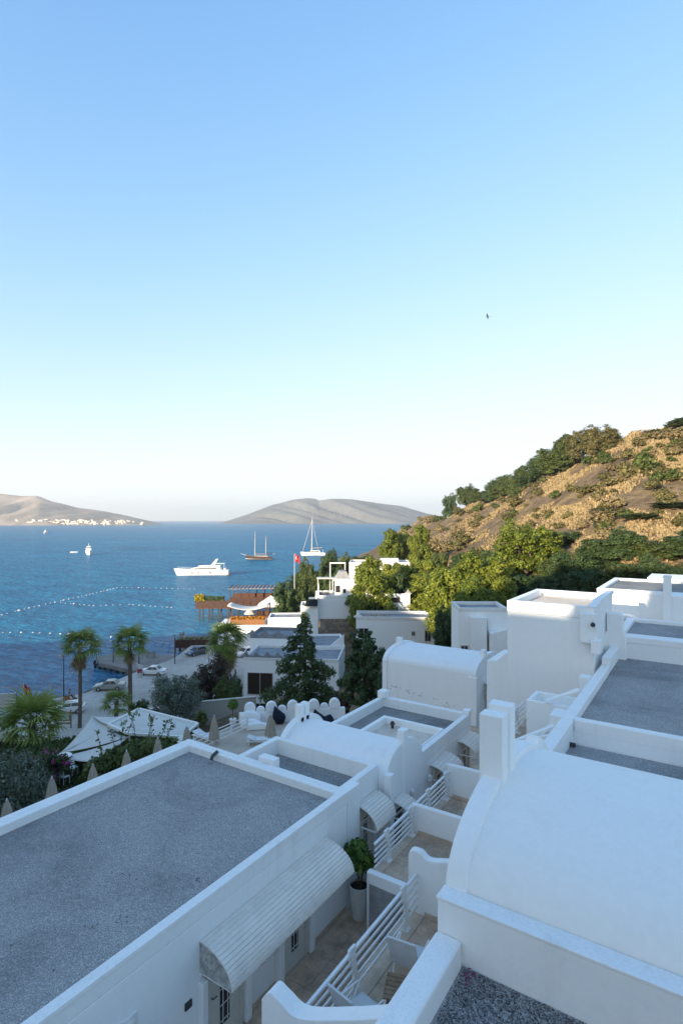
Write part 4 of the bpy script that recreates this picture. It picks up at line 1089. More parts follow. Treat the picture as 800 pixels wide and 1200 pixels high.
def flagpole(label, base, h, w, fh, mat, droop, emblem=False, pole=None):
    t = thing('flagpole', label, 'flag', base)
    MB().tube([base, base + Vector((0,0,h))], [.06, .04], 8).build('pole', pole or FWHI, t)
    MB().lathe([(.02,0),(.08,.05),(.02,.12)], 8, base + Vector((0,0,h))).build('finial', pole or FWHI, t)
    flag_mesh(base + Vector((0,0,h-.1)) + VIEWR*.05, w, fh, mat, 'cloth', t, droop, emblem)
    return t
flagpole('red flag with white crescent and star on a tall pole among the trees', W(345,120,0) + Vector((0,0,-8.5)) - Vector((0,0,CAMZ)) + Vector((0,0,CAMZ-6.5)), 7.6, 1.5, 1.5, FRED, .8, True)
flagpole('red flag hanging on a leaning pole by the beige sea wall', G(28,834,CAMZ-1.2), 3.6, 1.3, 1.3, FRED, 1.0)
flagpole('blue flag hanging limp beside the red one', G(18,834,CAMZ-1.2), 2.4, .9, 1.2, FBLU, 1.1)
fl = flagpole('white banner with a red stripe on a stand by the palm', G(161,800,CAMZ-QZ), 2.9, .9, 2.0, FWHI, .2)
MB().box(-.5, .5, -.5, .5, 0, .12).build('foot', FWHI, fl)
flag_mesh(G(161,800,CAMZ-QZ) + Vector((0,0,2.1)) + VIEWR*.06 - VIEWF*.14, .7, .6, FRED, 'stripe', fl, .2)
nb = thing('notice_board', 'wooden notice board with a pale map on two posts', 'sign', G(76,853,CAMZ-1.6))
o0 = ORG[nb]
for s in (-1, 1): MB().obox(o0 + VIEWR*s*.75 + Vector((0,0,1.05)), VIEWR, (.06,.06,1.05)).build('post', WOOD, nb)
MB().obox(o0 + Vector((0,0,1.35)), VIEWR, (.69,.03,.55)).build('board', WOOD, nb)
MB().obox(o0 + Vector((0,0,1.38)) - VIEWF*.036, VIEWR, (.52,.004,.42)).build('map', basic('map_print', (.45,.50,.38), .6, .5, 2.5, 0, 5, col2=(.25,.36,.42)), nb)
MB().obox(o0 + Vector((0,0,.55)), VIEWR, (.69,.03,.1)).build('rail', WOOD, nb)
BUOYW = basic('white_buoy', (.55,.55,.53), .5, .1, 3, 0); BUOYO = basic('dark_buoy', (.1,.12,.2), .5, .1, 3, 0)
bme = None
def buoys(pts, n, big=()):
    global bme
    P = [Vector((p[0], p[1], 0)) for p in [G(a, b, CAMZ) for a, b in pts]]
    L_ = [0]
    for a, b in zip(P, P[1:]): L_.append(L_[-1] + (b-a).length)
    for k in range(n):
        s = L_[-1]*(k + rng.uniform(-.25,.25) + .5)/n
        i = max(j for j in range(len(P)-1) if L_[j] <= s); t = (s-L_[i])/(L_[i+1]-L_[i]); p = P[i]*(1-t) + P[i+1]*t
        if bme is None:
            bme = MB().lathe([(.05,-.22),(.26,-.16),(.36,0),(.3,.18),(.12,.26),(.1,.34)], 10).build('buoy', BUOYW, None, smooth=True)
            tag(bme, 'small white float on the swimming area rope', 'buoy', 'floats on the swimming ropes'); o = bme
        else:
            o = bme.copy(); COL.objects.link(o)
        sc_ = rng.uniform(.4, .65) * (1.6 if k in big else 1)
        o.location = (p.x, p.y, .03); o.scale = (sc_*1.35, sc_, sc_); o.rotation_euler = (0, 0, rng.uniform(0, 3))
buoys([(-6,723),(25,715),(55,708),(100,698),(140,688.5),(185,689.5),(232,690.5)], 42, (4, 13, 24, 31))
buoys([(62,706),(90,708),(112,710),(150,708.5),(205,712.5)], 22, (4, 15))
buoys([(-4,741.5),(40,741.5),(70,743),(128,746.5),(165,750),(206,755)], 20, (2, 7, 12))
# ---------------------------------------------------------------- boats
HULL = basic('white_gelcoat', (.82,.81,.78), .3, .04, .5, 0, 5, world=False); TINT = glass_mat('boat_glass', (.03,.035,.04), .15)
def hull(L_, Bm, H_, fine=.55, sheer=.35, n=16, m=6, stern=.85, z0=-.3):
    V = []; F = []
    for i in range(n+1):
        t = i/n                                     # 0 stern .. 1 bow
        wd_ = Bm/2 * (stern + (1-stern)*min(1, t*3)) * (1 - max(0, (t-.5)/.5)**2.0 * (1 if t < 1 else 1))
        wd_ = max(wd_, .02)
        for j in range(-m, m+1):
            a = abs(j)/m; s = 1 if j >= 0 else -1
            y = s*wd_*(a**fine); z = z0 + (H_ - z0 + sheer*t*t*H_)*(a**2.2)
            x = -L_/2 + L_*(t + .06*(a**2)*(t**3))
            V.append((x, y, z))
    k = 2*m+1
    for i in range(n):
        for j in range(k-1): F.append((i*k+j, (i+1)*k+j, (i+1)*k+j+1, i*k+j+1))
    for i in range(n): F.append((i*k, i*k+k-1, (i+1)*k+k-1, (i+1)*k))      # deck
    F.append(tuple(range(k)))
    return MB().add(V, F)
def loft(secs, x_of=None):
    """house on deck: list of (x0, x1, halfwidth, z) rings"""
    m = MB(); V = []
    for (a, b, w, z) in secs: V += [(a,-w,z),(b,-w*.75,z),(b,w*.75,z),(a,w,z)]
    F = [(3,2,1,0)] + [tuple(4*(len(secs)-1)+i for i in range(4))]
    for k in range(len(secs)-1):
        for i in range(4): F.append((4*k+i, 4*k+(i+1) % 4, 4*k+4+(i+1) % 4, 4*k+4+i))
    return m.add(V, F)
def put_boat(o, px, py, rot):
    p = G(px, py, CAMZ); o.location = (p.x, p.y, 0); o.rotation_euler = (0, 0, HEAD + rot); return o
def yacht(label, s=1.0):
    y = thing('motor_yacht', label, 'yacht')
    hl = hull(24, 5.6, 2.5, .5, .3).build('hull', HULL, y, bevel=.05)
    for x in (-4, 1.5, 4.5, 8): MB().box(x, x+.9, -2.95, 2.95, 1.2, 1.55).build('porthole', TINT, hl) if x < 5 else MB().box(x, x+.7, -1.9, 1.9, 1.6, 1.9).build('porthole', TINT, hl)
    MB().box(-12.6, -11.2, -2.2, 2.2, .3, .55).build('swim_platform', WOOD, y)
    sp = loft([(-8.6, 6.5, 2.35, 2.45), (-8.2, 4.4, 2.1, 3.4), (-7.8, 1.9, 1.85, 4.0)]).build('saloon', HULL, y, bevel=.12)
    loft([(-6.5, 5.0, 2.27, 2.85), (-6.5, 3.6, 2.12, 3.45)]).build('window_band', TINT, sp)
    fb = loft([(-8.0, 1.4, 1.9, 4.0), (-8.4, 2.0, 2.0, 4.6)]).build('flybridge', HULL, y, bevel=.08)
    MB().prism([(1.2,4.6),(1.9,4.6),(1.3,5.2),(1.1,5.2)], 'y', -1.4, 1.4).build('windshield', TINT, fb)
    MB().prism([(-5.0,4.5),(-3.6,4.5),(-6.2,7.4),(-6.8,7.4)], 'y', -1.75, -1.5).build('radar_arch', HULL, y, bevel=.03)
    MB().prism([(-5.0,4.5),(-3.6,4.5),(-6.2,7.4),(-6.8,7.4)], 'y', 1.5, 1.75).build('radar_arch', HULL, y, bevel=.03)
    MB().box(-6.9, -6.1, -1.75, 1.75, 7.35, 7.6).build('arch_top', HULL, y, bevel=.05)
    MB().box(-10.2, -5.4, -2.0, 2.0, 5.4, 5.55).build('hardtop', HULL, y, bevel=.05)
    for sg in (-1, 1): MB().tube([(-10, sg*1.8, 2.4), (-10, sg*1.8, 5.45)], .06, 6).build('strut', WMET, y)
    MB().box(-10.8, -9.9, -2.3, 2.3, 2.5, 3.3).build('transom', HULL, y, bevel=.1)
    rl = MB(); n = 12
    pts = [(12 - 1.0*k, s_*2.3*(1-((6.5-k*.55)/7)**2 if k < 12 else 1), 3.9 - .06*k) for s_ in (1,) for k in range(n)]
    for sg in (-1, 1): rl.tube([(p[0], sg*abs(p[1]), p[2]) for p in pts], .03, 5)
    rl.build('bow_rail', WMET, y)
    MB().lathe([(.05,-.3),(.3,-.2),(.3,.2),(.05,.3)], 8, (12.3, 0, 2.7)).build('anchor', DMET, y)
    return y
put_boat(yacht('large white motor yacht anchored broadside in the bay'), 238, 674, R(183))
def cruiser(label, s):
    c = thing('motor_cruiser', label, 'boat')
    hull(13, 4.6, 2.6, .5, .35).build('hull', HULL, c, bevel=.04)
    MB().box(3.2, 3.9, -1.55, 1.55, 1.7, 2.1).build('porthole', TINT, c)
    sp = loft([(-4.5, 3.4, 1.95, 2.6), (-4.3, 2.2, 1.75, 3.9)]).build('saloon', HULL, c, bevel=.1)
    loft([(-3.8, 3.05, 1.93, 3.0), (-3.8, 2.45, 1.82, 3.6)]).build('window_band', TINT, sp)
    fb = loft([(-4.6, 2.6, 2.1, 3.9), (-4.6, 2.3, 2.0, 4.3)]).build('upper_deck', HULL, c, bevel=.08)
    loft([(-3.5, 1.2, 1.5, 4.3), (-3.3, .6, 1.3, 5.7)]).build('wheelhouse', HULL, fb, bevel=.1)
    loft([(-3.0, 1.05, 1.52, 4.7), (-3.0, .85, 1.42, 5.2)]).build('wheelhouse_window', TINT, fb)
    MB().box(-3.6, 1.0, -1.5, 1.5, 5.7, 5.85).build('roof', HULL, fb, bevel=.04)
    MB().tube([(-1.5, 0, 5.8), (-1.7, 0, 8.4)], [.22, .04], 6).build('mast', HULL, c)
    c.scale = (s, s, s); return c
put_boat(cruiser('white two deck motor cruiser heading towards the shore', 1.05), 104.5, 650, R(-62))
put_boat(cruiser('white motor cruiser far out beyond the floats', 1.15), 53.5, 626, R(-75))
wk = thing('dinghy', 'small white tender boat behind the two deck cruiser', 'boat')
hull(5.5, 1.9, .7, .5, .3).build('hull', HULL, wk, bevel=.03)
MB().box(-2.6, -2.2, -.3, .3, .5, 1.2).build('outboard_motor', DMET, wk); MB().box(-1, -.6, -.7, .7, .55, .75).build('thwart', WOOD, wk)
put_boat(wk, 87, 647.5, R(5))
SPAR = basic('pale_spar', (.66,.62,.55), .5, .1, 2, 0); HDARK = basic('varnished_hull', (.07,.04,.028), .35, .2, .6, 0, 6, world=False); BCOV = basic('blue_cover', (.03,.05,.11), .8, .1, 2, 0)
gl_ = thing('two_masted_gulet', 'wooden two masted sailing boat with bare masts at anchor', 'sailboat')
hg = hull(18, 5.2, 2.0, .5, .55, stern=.8).build('hull', HDARK, gl_, bevel=.04)
MB().add(*(lambda h: (h.v, h.f))(hull(18.1, 5.3, .75, .5, .2, stern=.8, z0=.35))).build('white_strake', HULL, hg)
loft([(-6.5, 3.5, 1.6, 1.9), (-6.3, 3.2, 1.45, 2.9)]).build('deckhouse', HDARK, gl_, bevel=.05)
MB().box(-9, -4.5, -1.9, 1.9, 4.0, 4.12).build('awning', BCOV, gl_)
for (x, h) in ((3.2, 19.5), (-4.4, 16.5)):
    mt = MB().tube([(x, 0, 1.8), (x-.15, 0, h)], [.2, .1], 8).build('mast', SPAR, gl_)
    MB().tube([(x, 0, 3.9), (x-6.4, 0, 4.1)], .13, 6).build('boom', SPAR, mt)
    MB().tube([(x-.4, 0, 4.15), (x-3, 0, 4.3), (x-6, 0, 4.25)], [.2,.3,.16], 8).build('furled_sail', BCOV, mt)
    MB().tube([(x, -1.5, h*.62), (x, 1.5, h*.62)], .06, 6).build('spreader', SPAR, mt)
    MB().tube([(x, -1.1, h*.84), (x, 1.1, h*.84)], .05, 6).build('spreader', SPAR, mt)
    rg = MB()
    for sg in (-1, 1): rg.tube([(x, sg*2.4, 2.2), (x, sg*1.5, h*.62), (x-.1, 0, h-.3)], .035, 4)
    rg.build('shroud', DMET, mt)
MB().tube([(9, 0, 2.9), (13.4, 0, 4.2)], [.16,.06], 6).build('bowsprit', SPAR, gl_)
st_ = MB(); st_.tube([(13.2, 0, 4.1), (3.1, 0, 19)], .035, 4); st_.tube([(3.1, 0, 19), (-4.5, 0, 16)], .035, 4); st_.tube([(-4.5, 0, 16), (-9, 0, 2.4)], .035, 4); st_.build('stay', DMET, gl_)
put_boat(gl_, 304, 656, R(172)); gl_.scale = (.95,)*3
ct_ = thing('sailing_catamaran', 'white sailing catamaran with one tall mast', 'sailboat')
for sg in (-1, 1):
    h_ = hull(17, 2.2, 1.8, .5, .25); h_.v = [(x, y + sg*3.3, z) for x, y, z in h_.v]; h_.build('hull', HULL, ct_, bevel=.03)
MB().box(-7.5, 4.2, -3.4, 3.4, 1.2, 1.9).build('bridge_deck', HULL, ct_, bevel=.1)
cs = loft([(-5, 3.6, 2.7, 1.9), (-4.6, 1.8, 2.3, 3.4)]).build('saloon', HULL, ct_, bevel=.1); loft([(-3.8, 3.15, 2.65, 2.3), (-3.8, 2.35, 2.5, 2.95)]).build('window_band', TINT, cs)
MB().box(-7.4, -3.2, -2.6, 2.6, 4.4, 4.55).build('bimini', BCOV, ct_)
for sg in (-1, 1): MB().tube([(-7, sg*2.4, 1.9), (-7, sg*2.4, 4.5)], .06, 6).build('strut', WMET, ct_)
mt = MB().tube([(1.2, 0, 3.3), (.7, 0, 28)], [.24, .12], 8).build('mast', SPAR, ct_)
MB().tube([(1.1, 0, 5.2), (-6.5, 0, 5.4)], .16, 6).build('boom', SPAR, mt); MB().tube([(.8, 0, 5.6), (-3, 0, 5.9), (-6.3, 0, 5.7)], [.3,.35,.2], 8).build('furled_sail', BCOV, mt)
rg = MB(); rg.tube([(8, 0, 1.9), (.8, 0, 26)], .1, 5); rg.tube([(-4, 3.2, 1.8), (.75, 0, 25)], .04, 4); rg.tube([(-4, -3.2, 1.8), (.75, 0, 25)], .04, 4); rg.build('stay', SPAR, mt)
put_boat(ct_, 367, 650.5, R(184))
def far_boat(label, px, py, L_, mast, rot=0):
    b = thing('distant_boat', label, 'boat', (0,0,0), 'boats far across the bay')
    hull(L_, L_*.25, L_*.1, .5, .3).build('hull', HULL, b); loft([(-L_*.3, L_*.2, L_*.09, L_*.1), (-L_*.28, L_*.08, L_*.07, L_*.2)]).build('cabin', HULL, b)
    if mast: MB().tube([(0, 0, L_*.1), (0, 0, mast)], [L_*.018, L_*.01], 6).build('mast', SPAR, b)
    put_boat(b, px, py, rot)
far_boat('distant white sailing boat with one mast below the headland tip', 142, 613, 26, 52, R(80))
for (px, py, l) in ((21,611.5,38),(84,611.2,30),(108,611.2,42),(125,611,46),(182,610.6,30),(268,611,30)): far_boat('distant white motor boat moored off the headland', px, py, l, 0, rng.uniform(0, 3))
# ================================================================= POOL TERRACE BELOW
ZP = Z(14.2)
TRAV = basic('pool_paving', (.52, .43, .34), .75, .12, .8, .2, 10)
sheet('pool_terrace_paving', [Vector((-26.2,5,0)), Vector((-13.06,5,0)), Vector((-11.2,26,0)), Vector((-16,33,0)), W(404,39.6,0), W(276,38.6,0)], 8.0, ZP, TRAV, 'pale travertine pool terrace below the annex', 'structure')
bpy.data.objects['pool_terrace_paving'].name = 'pavement'
# scalloped wall: a row of rounded white merlons
sw = thing('scalloped_wall', 'white garden wall with a row of rounded humps at the end of the pool terrace', 'wall', W(340, 39, 0) - Vector((0,0,CAMZ-ZP)))
a_, b_ = W(280, 38.6, 0), W(404, 39.8, 0)
dirw = Vector((b_.x-a_.x, b_.y-a_.y, 0)); lenw = dirw.length; dirw.normalize(); nrm = Vector((-dirw.y, dirw.x, 0))
def wallpiece(poly, th, off, name, par, mat=PL, bev=.05):
    m = MB(); n = len(poly)
    vs = [Vector((a_.x, a_.y, ZP)) + dirw*u + Vector((0,0,v)) - nrm*off for u, v in poly] + [Vector((a_.x, a_.y, ZP)) + dirw*u + Vector((0,0,v)) + nrm*(th-off) for u, v in poly]
    m.add(vs, [tuple(range(n)), tuple(range(2*n-1, n-1, -1))] + [(k, (k+1) % n, (k+1) % n + n, k+n) for k in range(n)])
    return m.build(name, mat, par, bevel=bev, seg=3)
wallpiece([(0, -1), (lenw, -1), (lenw, .75), (0, .75)], .3, .15, 'wall', sw)
nh = 5; sp_ = lenw/nh
for k in range(nh):
    c = sp_*(k+.5); r = sp_*.26
    wallpiece([(c-r, .72), (c+r, .72), (c+r, .98)] + [(c + r*math.cos(R(10*i)), .98 + r*1.15*math.sin(R(10*i))) for i in range(1, 18)] + [(c-r, .98)], .36, .18, 'hump', sw)
    if k < nh-1:
        c2 = sp_*(k+1); r2 = sp_*.2
        wallpiece([(c2-r2, .72), (c2+r2, .72)] + [(c2 + r2*math.cos(R(15*i)), .85 + r2*.9*math.sin(R(15*i))) for i in range(0, 13)], .26, .13, 'low_hump', sw)
for (u0, hh, dd) in ((.1, .9, .55), (.1, .55, 1.1), (.55, .45, 1.5)):
    wallpiece([(u0, 0), (u0+1.4, 0), (u0+1.4, hh*.7), (u0+1.0, hh), (u0+.5, hh*1.05), (u0, hh*.8)], .4, dd, 'stepped_planter', sw, PL, .08)
fe = thing('terrace_fence', 'low white rail fence behind the row of closed parasols', 'fence', (-25.9, 6, ZP))
for k in range(16): MB().box(-25.94, -25.86, 5.0+k*1.5-.04, 5.0+k*1.5+.04, ZP, ZP+1.0).build('post', WMET, fe)
for k, z in enumerate((.25, .5, .75, .97)): MB().box(-25.92, -25.88, 5.0, 27.6, ZP+z-.02, ZP+z+.025).build('rail', WMET, fe)
# closed parasols
def parasol():
    p = thing('closed_parasol', 'closed beige parasol in the row along the white rail fence', 'parasol', (0,0,0), 'closed parasols of the pool terrace')
    MB().lathe([(.02,2.34),(.045,2.38),(.03,2.46),(.01,2.48)], 8).build('finial', FWHI, p)
    MB().tube([(0,0,0),(0,0,2.36)], .028, 8).build('pole', WOOD, p)
    n = 24; V = []; F = []
    prof = [(.05,2.37),(.13,2.2),(.2,1.95),(.27,1.6),(.33,1.25),(.37,1.0)]
    for r, z in prof:
        for k in range(n):
            q = 2*math.pi*k/n; rr = r*(1 + (.16 if k % 3 == 0 else -.12 if k % 3 == 1 else .02)); V.append((rr*math.cos(q), rr*math.sin(q), z + (.05 if k % 3 == 1 and z < 1.2 else 0)))
    for i in range(len(prof)-1):
        for k in range(n): F.append((i*n+k, i*n+(k+1) % n, (i+1)*n+(k+1) % n, (i+1)*n+k))
    MB().add(V, F).build('canopy', BEIGE, p, smooth=False)
    MB().lathe([(.28,0),(.28,.06),(.05,.1),(.04,.3)], 14).build('base', CONC, p)
    return p
pp = parasol()
spots = [(8.4,936),(61,910),(109,895),(148.5,879),(185,863.5),(219,850)]
for k, (px, py) in enumerate(spots):
    q = G(px, py, 14.2-2.45)
    o = pp if k == 0 else copy_tree(pp)
    o.location = (q.x, q.y, ZP); o.rotation_euler = (0, 0, k*1.3); o.scale = (.84, .84, 1)
q = G(251, 838, 14.2-2.45); copy_tree(pp, (q.x, q.y, ZP), 2.0, label='closed beige parasol between the sun loungers near the potted ball tree')
q = G(317, 838, 14.2-2.2); copy_tree(pp, (q.x, q.y, ZP), .4, .93, label='closed beige parasol beside the navy bean bag')
LOUN = basic('lounger_cushion', (.72,.72,.70), .85, .06, 5, .1, 80, world=False)
def lounger():
    t = thing('sun_lounger', 'white cushioned sun lounger side by side with its twin at the terrace fence', 'sun lounger', (0,0,0), 'sun loungers of the pool terrace')
    MB().box(-.98, .98, -.33, .33, .22, .28).build('frame', WMET, t, bevel=.01)
    MB().prism([(-.97,.28),(.45,.28),(.45,.36),(-.97,.36)], 'y', -.31, .31).build('cushion', LOUN, t, bevel=.02)
    MB().prism([(.46,.28),(.98,.44),(.96,.52),(.46,.36)], 'y', -.31, .31).build('backrest', LOUN, t, bevel=.02)
    for x in (-.85, .85):
        for y in (-.27, .27): MB().box(x-.03, x+.03, y-.03, y+.03, 0, .22).build('leg', WMET, t)
    return t
lg = lounger(); q = G(221, 870, 13.95); lg.location = (q.x+.3, q.y, ZP); lg.rotation_euler = (0, 0, R(180))
q = G(237, 862, 13.95); copy_tree(lg, (q.x+.35, q.y, ZP), R(180))
q = G(308, 867, 13.95); copy_tree(lg, (q.x, q.y, ZP), R(215), label='white sun lounger beside the closed parasol before the scalloped wall')
NAVY = basic('navy_fabric', (.008,.012,.03), .9, .15, 6, .2, 60)
def beanbag(label, px, py, rot, tall):
    t = thing('bean_bag_chair', label, 'bean bag', (0,0,0), 'navy bean bag chairs')
    V = []; F = []; n, m = 14, 9
    for i in range(m):
        v = i/(m-1); z = tall*v
        r = (.46*math.sin(min(1, v*1.7+.25)*math.pi/2) if v < .45 else .46*(1-((v-.45)/.6)**1.3))
        for k in range(n):
            a = 2*math.pi*k/n; V.append((r*math.cos(a) - .5*v*v*tall*.6, r*math.sin(a)*.95, z + .05*math.sin(3*a+v*4)))
    for i in range(m-1):
        for k in range(n): F.append((i*n+k, i*n+(k+1) % n, (i+1)*n+(k+1) % n, (i+1)*n+k))
    F.append(tuple(range(n-1,-1,-1))); F.append(tuple((m-1)*n+k for k in range(n)))
    MB().add(V, F).build('sack', NAVY, t, smooth=True)
    MB().tube([(-.3*tall,-.05,tall*.96),(-.35*tall,0,tall+.06),(-.3*tall,.05,tall*.96)], .015, 5).build('handle', NAVY, t)
    q = G(px, py, 14.2); t.location = (q.x, q.y, ZP); t.rotation_euler = (0, 0, HEAD+rot)
beanbag('navy bean bag chair beside the closed parasol', 328, 848, R(0), 1.15)
beanbag('navy bean bag chair alone before the rounded humps', 374, 849, R(0), 1.0)
beanbag('low navy bean bag pushed against the one by the humps', 383, 849.5, R(170), .7)
# ---------------------------------------------------------------- shade sails in the garden
sl = thing('shade_canopy', 'white shade sails and flat canopy stretched over the garden', 'shade sail', G(120, 870, 15) - Vector((0,0,2)))
def sail(c3, name='sail', sag=.35, n=8):
    a, b, c = [Vector(q) for q in c3]; V = []; F = []; idx = {}
    for i in range(n+1):
        for j in range(n+1-i):
            u, v = i/n, j/n; w = 1-u-v; p = a*w + b*u + c*v
            ctr = (a+b+c)/3; k = (u*v + v*w + w*u)
            p = p + (ctr-p)*(.55*(.333-k) if k < .333 else 0)*min(1, 4*(u*v+v*w+w*u)) - Vector((0,0,sag*k*2))
            idx[i, j] = len(V); V.append(p)
    for i in range(n):
        for j in range(n-i):
            F.append((idx[i,j], idx[i+1,j], idx[i,j+1]))
            if i+j < n-1: F.append((idx[i+1,j], idx[i+1,j+1], idx[i,j+1]))
    o = MB().add(V, F).build(name, CANVAS, sl, smooth=True)
    m = o.modifiers.new('solid', 'SOLIDIFY'); m.thickness = .012
sA, sB, sG, sF, sH = G(70,883,15.9), G(108,839,14.7), G(126,852,14.85), G(152,863,14.85), G(110,893,15.4)
sail((sA, sB, G(140,846,14.8)), sag=.3)
sail((sA, sG, sF), sag=.25); sail((sA + Vector((.1,-.1,-.15)), sF, sH), sag=.25); sail((sB, G(150,838,14.6), G(128,850,14.8)), sag=.2)
cp = [G(127,851,14.8), G(163,832.5,14.8), G(232,850,14.8), G(214,866,14.8), G(152,862,14.8)]
cn = len(cp)
MB().add([p + Vector((0,0,.0)) for p in cp] + [p + Vector((0,0,.09)) for p in cp], [tuple(range(cn-1,-1,-1)), tuple(range(cn, 2*cn))] + [(k, (k+1) % cn, (k+1) % cn + cn, k+cn) for k in range(cn)]).build('flat_canopy', CANVAS, sl, bevel=.02)
for k in range(cn):
    MB().sweep([cp[k] + Vector((0,0,.12)), cp[(k+1) % cn] + Vector((0,0,.12))], .14, .16).build('edge_beam', WMET, sl)
for p in (sA, sB, sH, cp[1], cp[2], cp[3], cp[4]): MB().tube([(p.x, p.y, 7.0), p], .05, 8).build('post', WMET, sl)
# garden wall and sea wall
def straight_wall(label, p, q, z0, z1, th, mat, name='garden_wall', cap=True):
    t = thing(name, label, 'wall', (p.x, p.y, z0)); c = (p+q)/2; u = q-p
    MB().obox((c.x, c.y, (z0+z1)/2), u, (Vector((u.x,u.y,0)).length/2, th/2, (z1-z0)/2)).build('wall', mat, t, bevel=.02)
    if cap: MB().obox((c.x, c.y, z1+.05), u, (Vector((u.x,u.y,0)).length/2+.03, th/2+.04, .05)).build('coping', mat, t, bevel=.015)
    return t
BEI = plaster('beige_plaster', (.50,.46,.40), (.35,.31,.26), .8)
straight_wall('low beige garden wall behind the olive tree and potted ball tree', W(214,52,0), W(300,54,0), 5.5, 8.7, .3, BEI)
straight_wall('beige wall at the edge of the beach', W(-60,72,0), W(16,73,0), .5, 3.0, .3, BEI)
straight_wall('low beige wall behind the tall conifer', W(318,56,0), W(404,54,0), 5.5, 8.4, .3, BEI)
# ================================================================= VILLAGE HOUSES by the shore
WFR = basic('window_frame_paint', (.6,.58,.54), .5, .1, 5, 0)
BRG = glass_mat('brown_glass', (.045,.028,.022), .12)
GREYC = basic('grey_cement', (.30,.31,.33), .85, .2, .8, .3, 10)
def house(name, label, px, d, z0, z1, w, dep, rot=0.0, wins=(), mat=PL, roof=None, par=.3, cat='house', par_mat=None, group=None):
    t = thing(name, label, cat, (0,0,0), group)
    h = z1 - z0
    MB().box(0, w, 0, dep, 0, h-par).build('wall', mat, t, bevel=.03)
    MB().ring(-.02, w+.02, -.02, dep+.02, h-par, h, .25).build('parapet', par_mat or mat, t, bevel=.04)
    MB().box(.23, w-.23, .23, dep-.23, h-par, h-par+.06).build('roof', roof or GREYC, t)
    for (x, z, ww, hh, *m) in wins:
        wd_ = MB().box(x, x+ww, -.035, -.003, z-z0, z-z0+hh).build('window', m[0] if m else GLASS, t)
        f = MB()
        f.box(x-.07, x, -.06, -.002, z-z0-.07, z-z0+hh+.07); f.box(x+ww, x+ww+.07, -.06, -.002, z-z0-.07, z-z0+hh+.07)
        f.box(x, x+ww, -.058, -.002, z-z0+hh, z-z0+hh+.07); f.box(x, x+ww, -.075, -.002, z-z0-.07, z-z0)
        f.box(x+ww/2-.03, x+ww/2+.03, -.05, -.036, z-z0, z-z0+hh)
        f.build('frame', WFR, wd_)
    p = W(px, d, 0); t.location = (p.x, p.y, z0); t.rotation_euler = (0, 0, HEAD + rot)
    return t
def horn(t, x, y, z, w, mat=GREYC):
    """upswept corner of an old parapet"""
    MB().prism([(x-w, z-.02), (x+w, z-.02), (x+w*.9, z+.15), (x+w*.45, z+.3), (x+w*.15, z+.62), (x, z+.75), (x-w*.15, z+.62), (x-w*.45, z+.3), (x-w*.9, z+.15)], 'y', y-.14, y+.14).build('parapet_horn', mat, t, bevel=.04)
J1 = house('shore_house', 'white house with a wide brown window behind the tall conifer', 286, 71, 1.2, 8.4, 12.2, 7, R(-6), [(.5,3.7,3.2,2.7,BRG), (.5,1.9,3.1,.6,DARK)], roof=GREYC, par=.4, par_mat=PL2)
for x in (.2, 1.6, 3.0, 4.4): horn(J1, x, .12, 7.2, .75)
J2 = house('shore_house', 'white house with grey upswept parapet corners behind the wide brown window', 293, 80, 1.2, 9.4, 6.5, 6, R(-6), [], roof=GREYC, par=.5, par_mat=GREYC)
for x in (.3, 2.2, 4.1): horn(J2, x, .12, 8.2, .8)
J3 = house('shore_house', 'low white house with flat grey roof between conifer and stone wall', 340, 76, 1.2, 8.6, 7.5, 8, R(4), [(4.6,5.2,.9,1.1)], roof=GREYC, par=.35)
MB().lathe([(.5,0),(.5,.5),(.65,.6),(.5,1.0),(.28,1.3),(.1,1.7),(.02,1.75)], 12, (.6,1.2,7.2)).build('chimney', PL, J3)
MB().prism([(5.4,7.3),(7.4,7.3),(7.4,8.9)], 'y', .1, .35).build('stair_parapet', PL, J3)
K1 = house('hill_house', 'square white house with roof terrace above a stone wall', 369.5, 95, 8.6, 13.0, 6.1, 6.5, R(2), [], par=.35)
MB().box(3.4, 6.0, 2.4, 5.5, 4.0, 6.7).build('upper_room', PL, K1, bevel=.03); MB().box(3.5, 4.3, 2.36, 2.4, 4.6, 5.8).build('window', DARK, K1); MB().box(4.8, 5.3, 2.36, 2.4, 4.5, 5.2).build('window', DARK, K1)
MB().box(3.2, 6.2, 2.2, 5.7, 6.7, 6.95).build('roof_slab', PL, K1)
MB().prism([(3.4,6.95),(6.1,6.95),(5.4,8.3),(4.2,8.3)], 'y', 2.4, 5.4).build('water_tank_roof', GREYC, K1)
MB().box(.2, 3.2, 3.0, 5.5, 6.9, 7.0).build('awning', CANVAS, K1)
for x, y in ((.4,3.1),(3.0,3.1)): MB().box(x-.05, x+.05, y-.05, y+.05, 4.0, 6.9).build('post', WMET, K1)
for x in (2.6, 5.3): MB().box(x-.07, x+.07, 5.6, 5.74, 4.0, 9.6).build('pergola_post', PL, K1)
MB().box(2.5, 5.4, 5.55, 5.78, 9.45, 9.62).build('pergola_beam', PL, K1)
for k in range(6): MB().tube([(.5+k*.35, 1.2+(k % 3)*.5, 4.05), (.5+k*.35, 1.2+(k % 3)*.5, 4.9)], .12, 6).build('planter', DMET, K1)
K2 = house('hill_house', 'low white wing with a dark glazed skylight beside the roof terrace house', 352, 94, 6, 11.4, 3.0, 5, R(2), [], par=.3)
MB().prism([(.6,5.4),(2.9,5.4),(2.9,6.6),(1.4,6.6)], 'y', -.6, 1.8).build('skylight', GLASS, K2)
MB().prism([(2.6,5.4),(3.1,5.4),(3.1,9.0),(2.9,8.0)], 'y', 1.8, 2.2).build('sloping_wall', PL, K2)
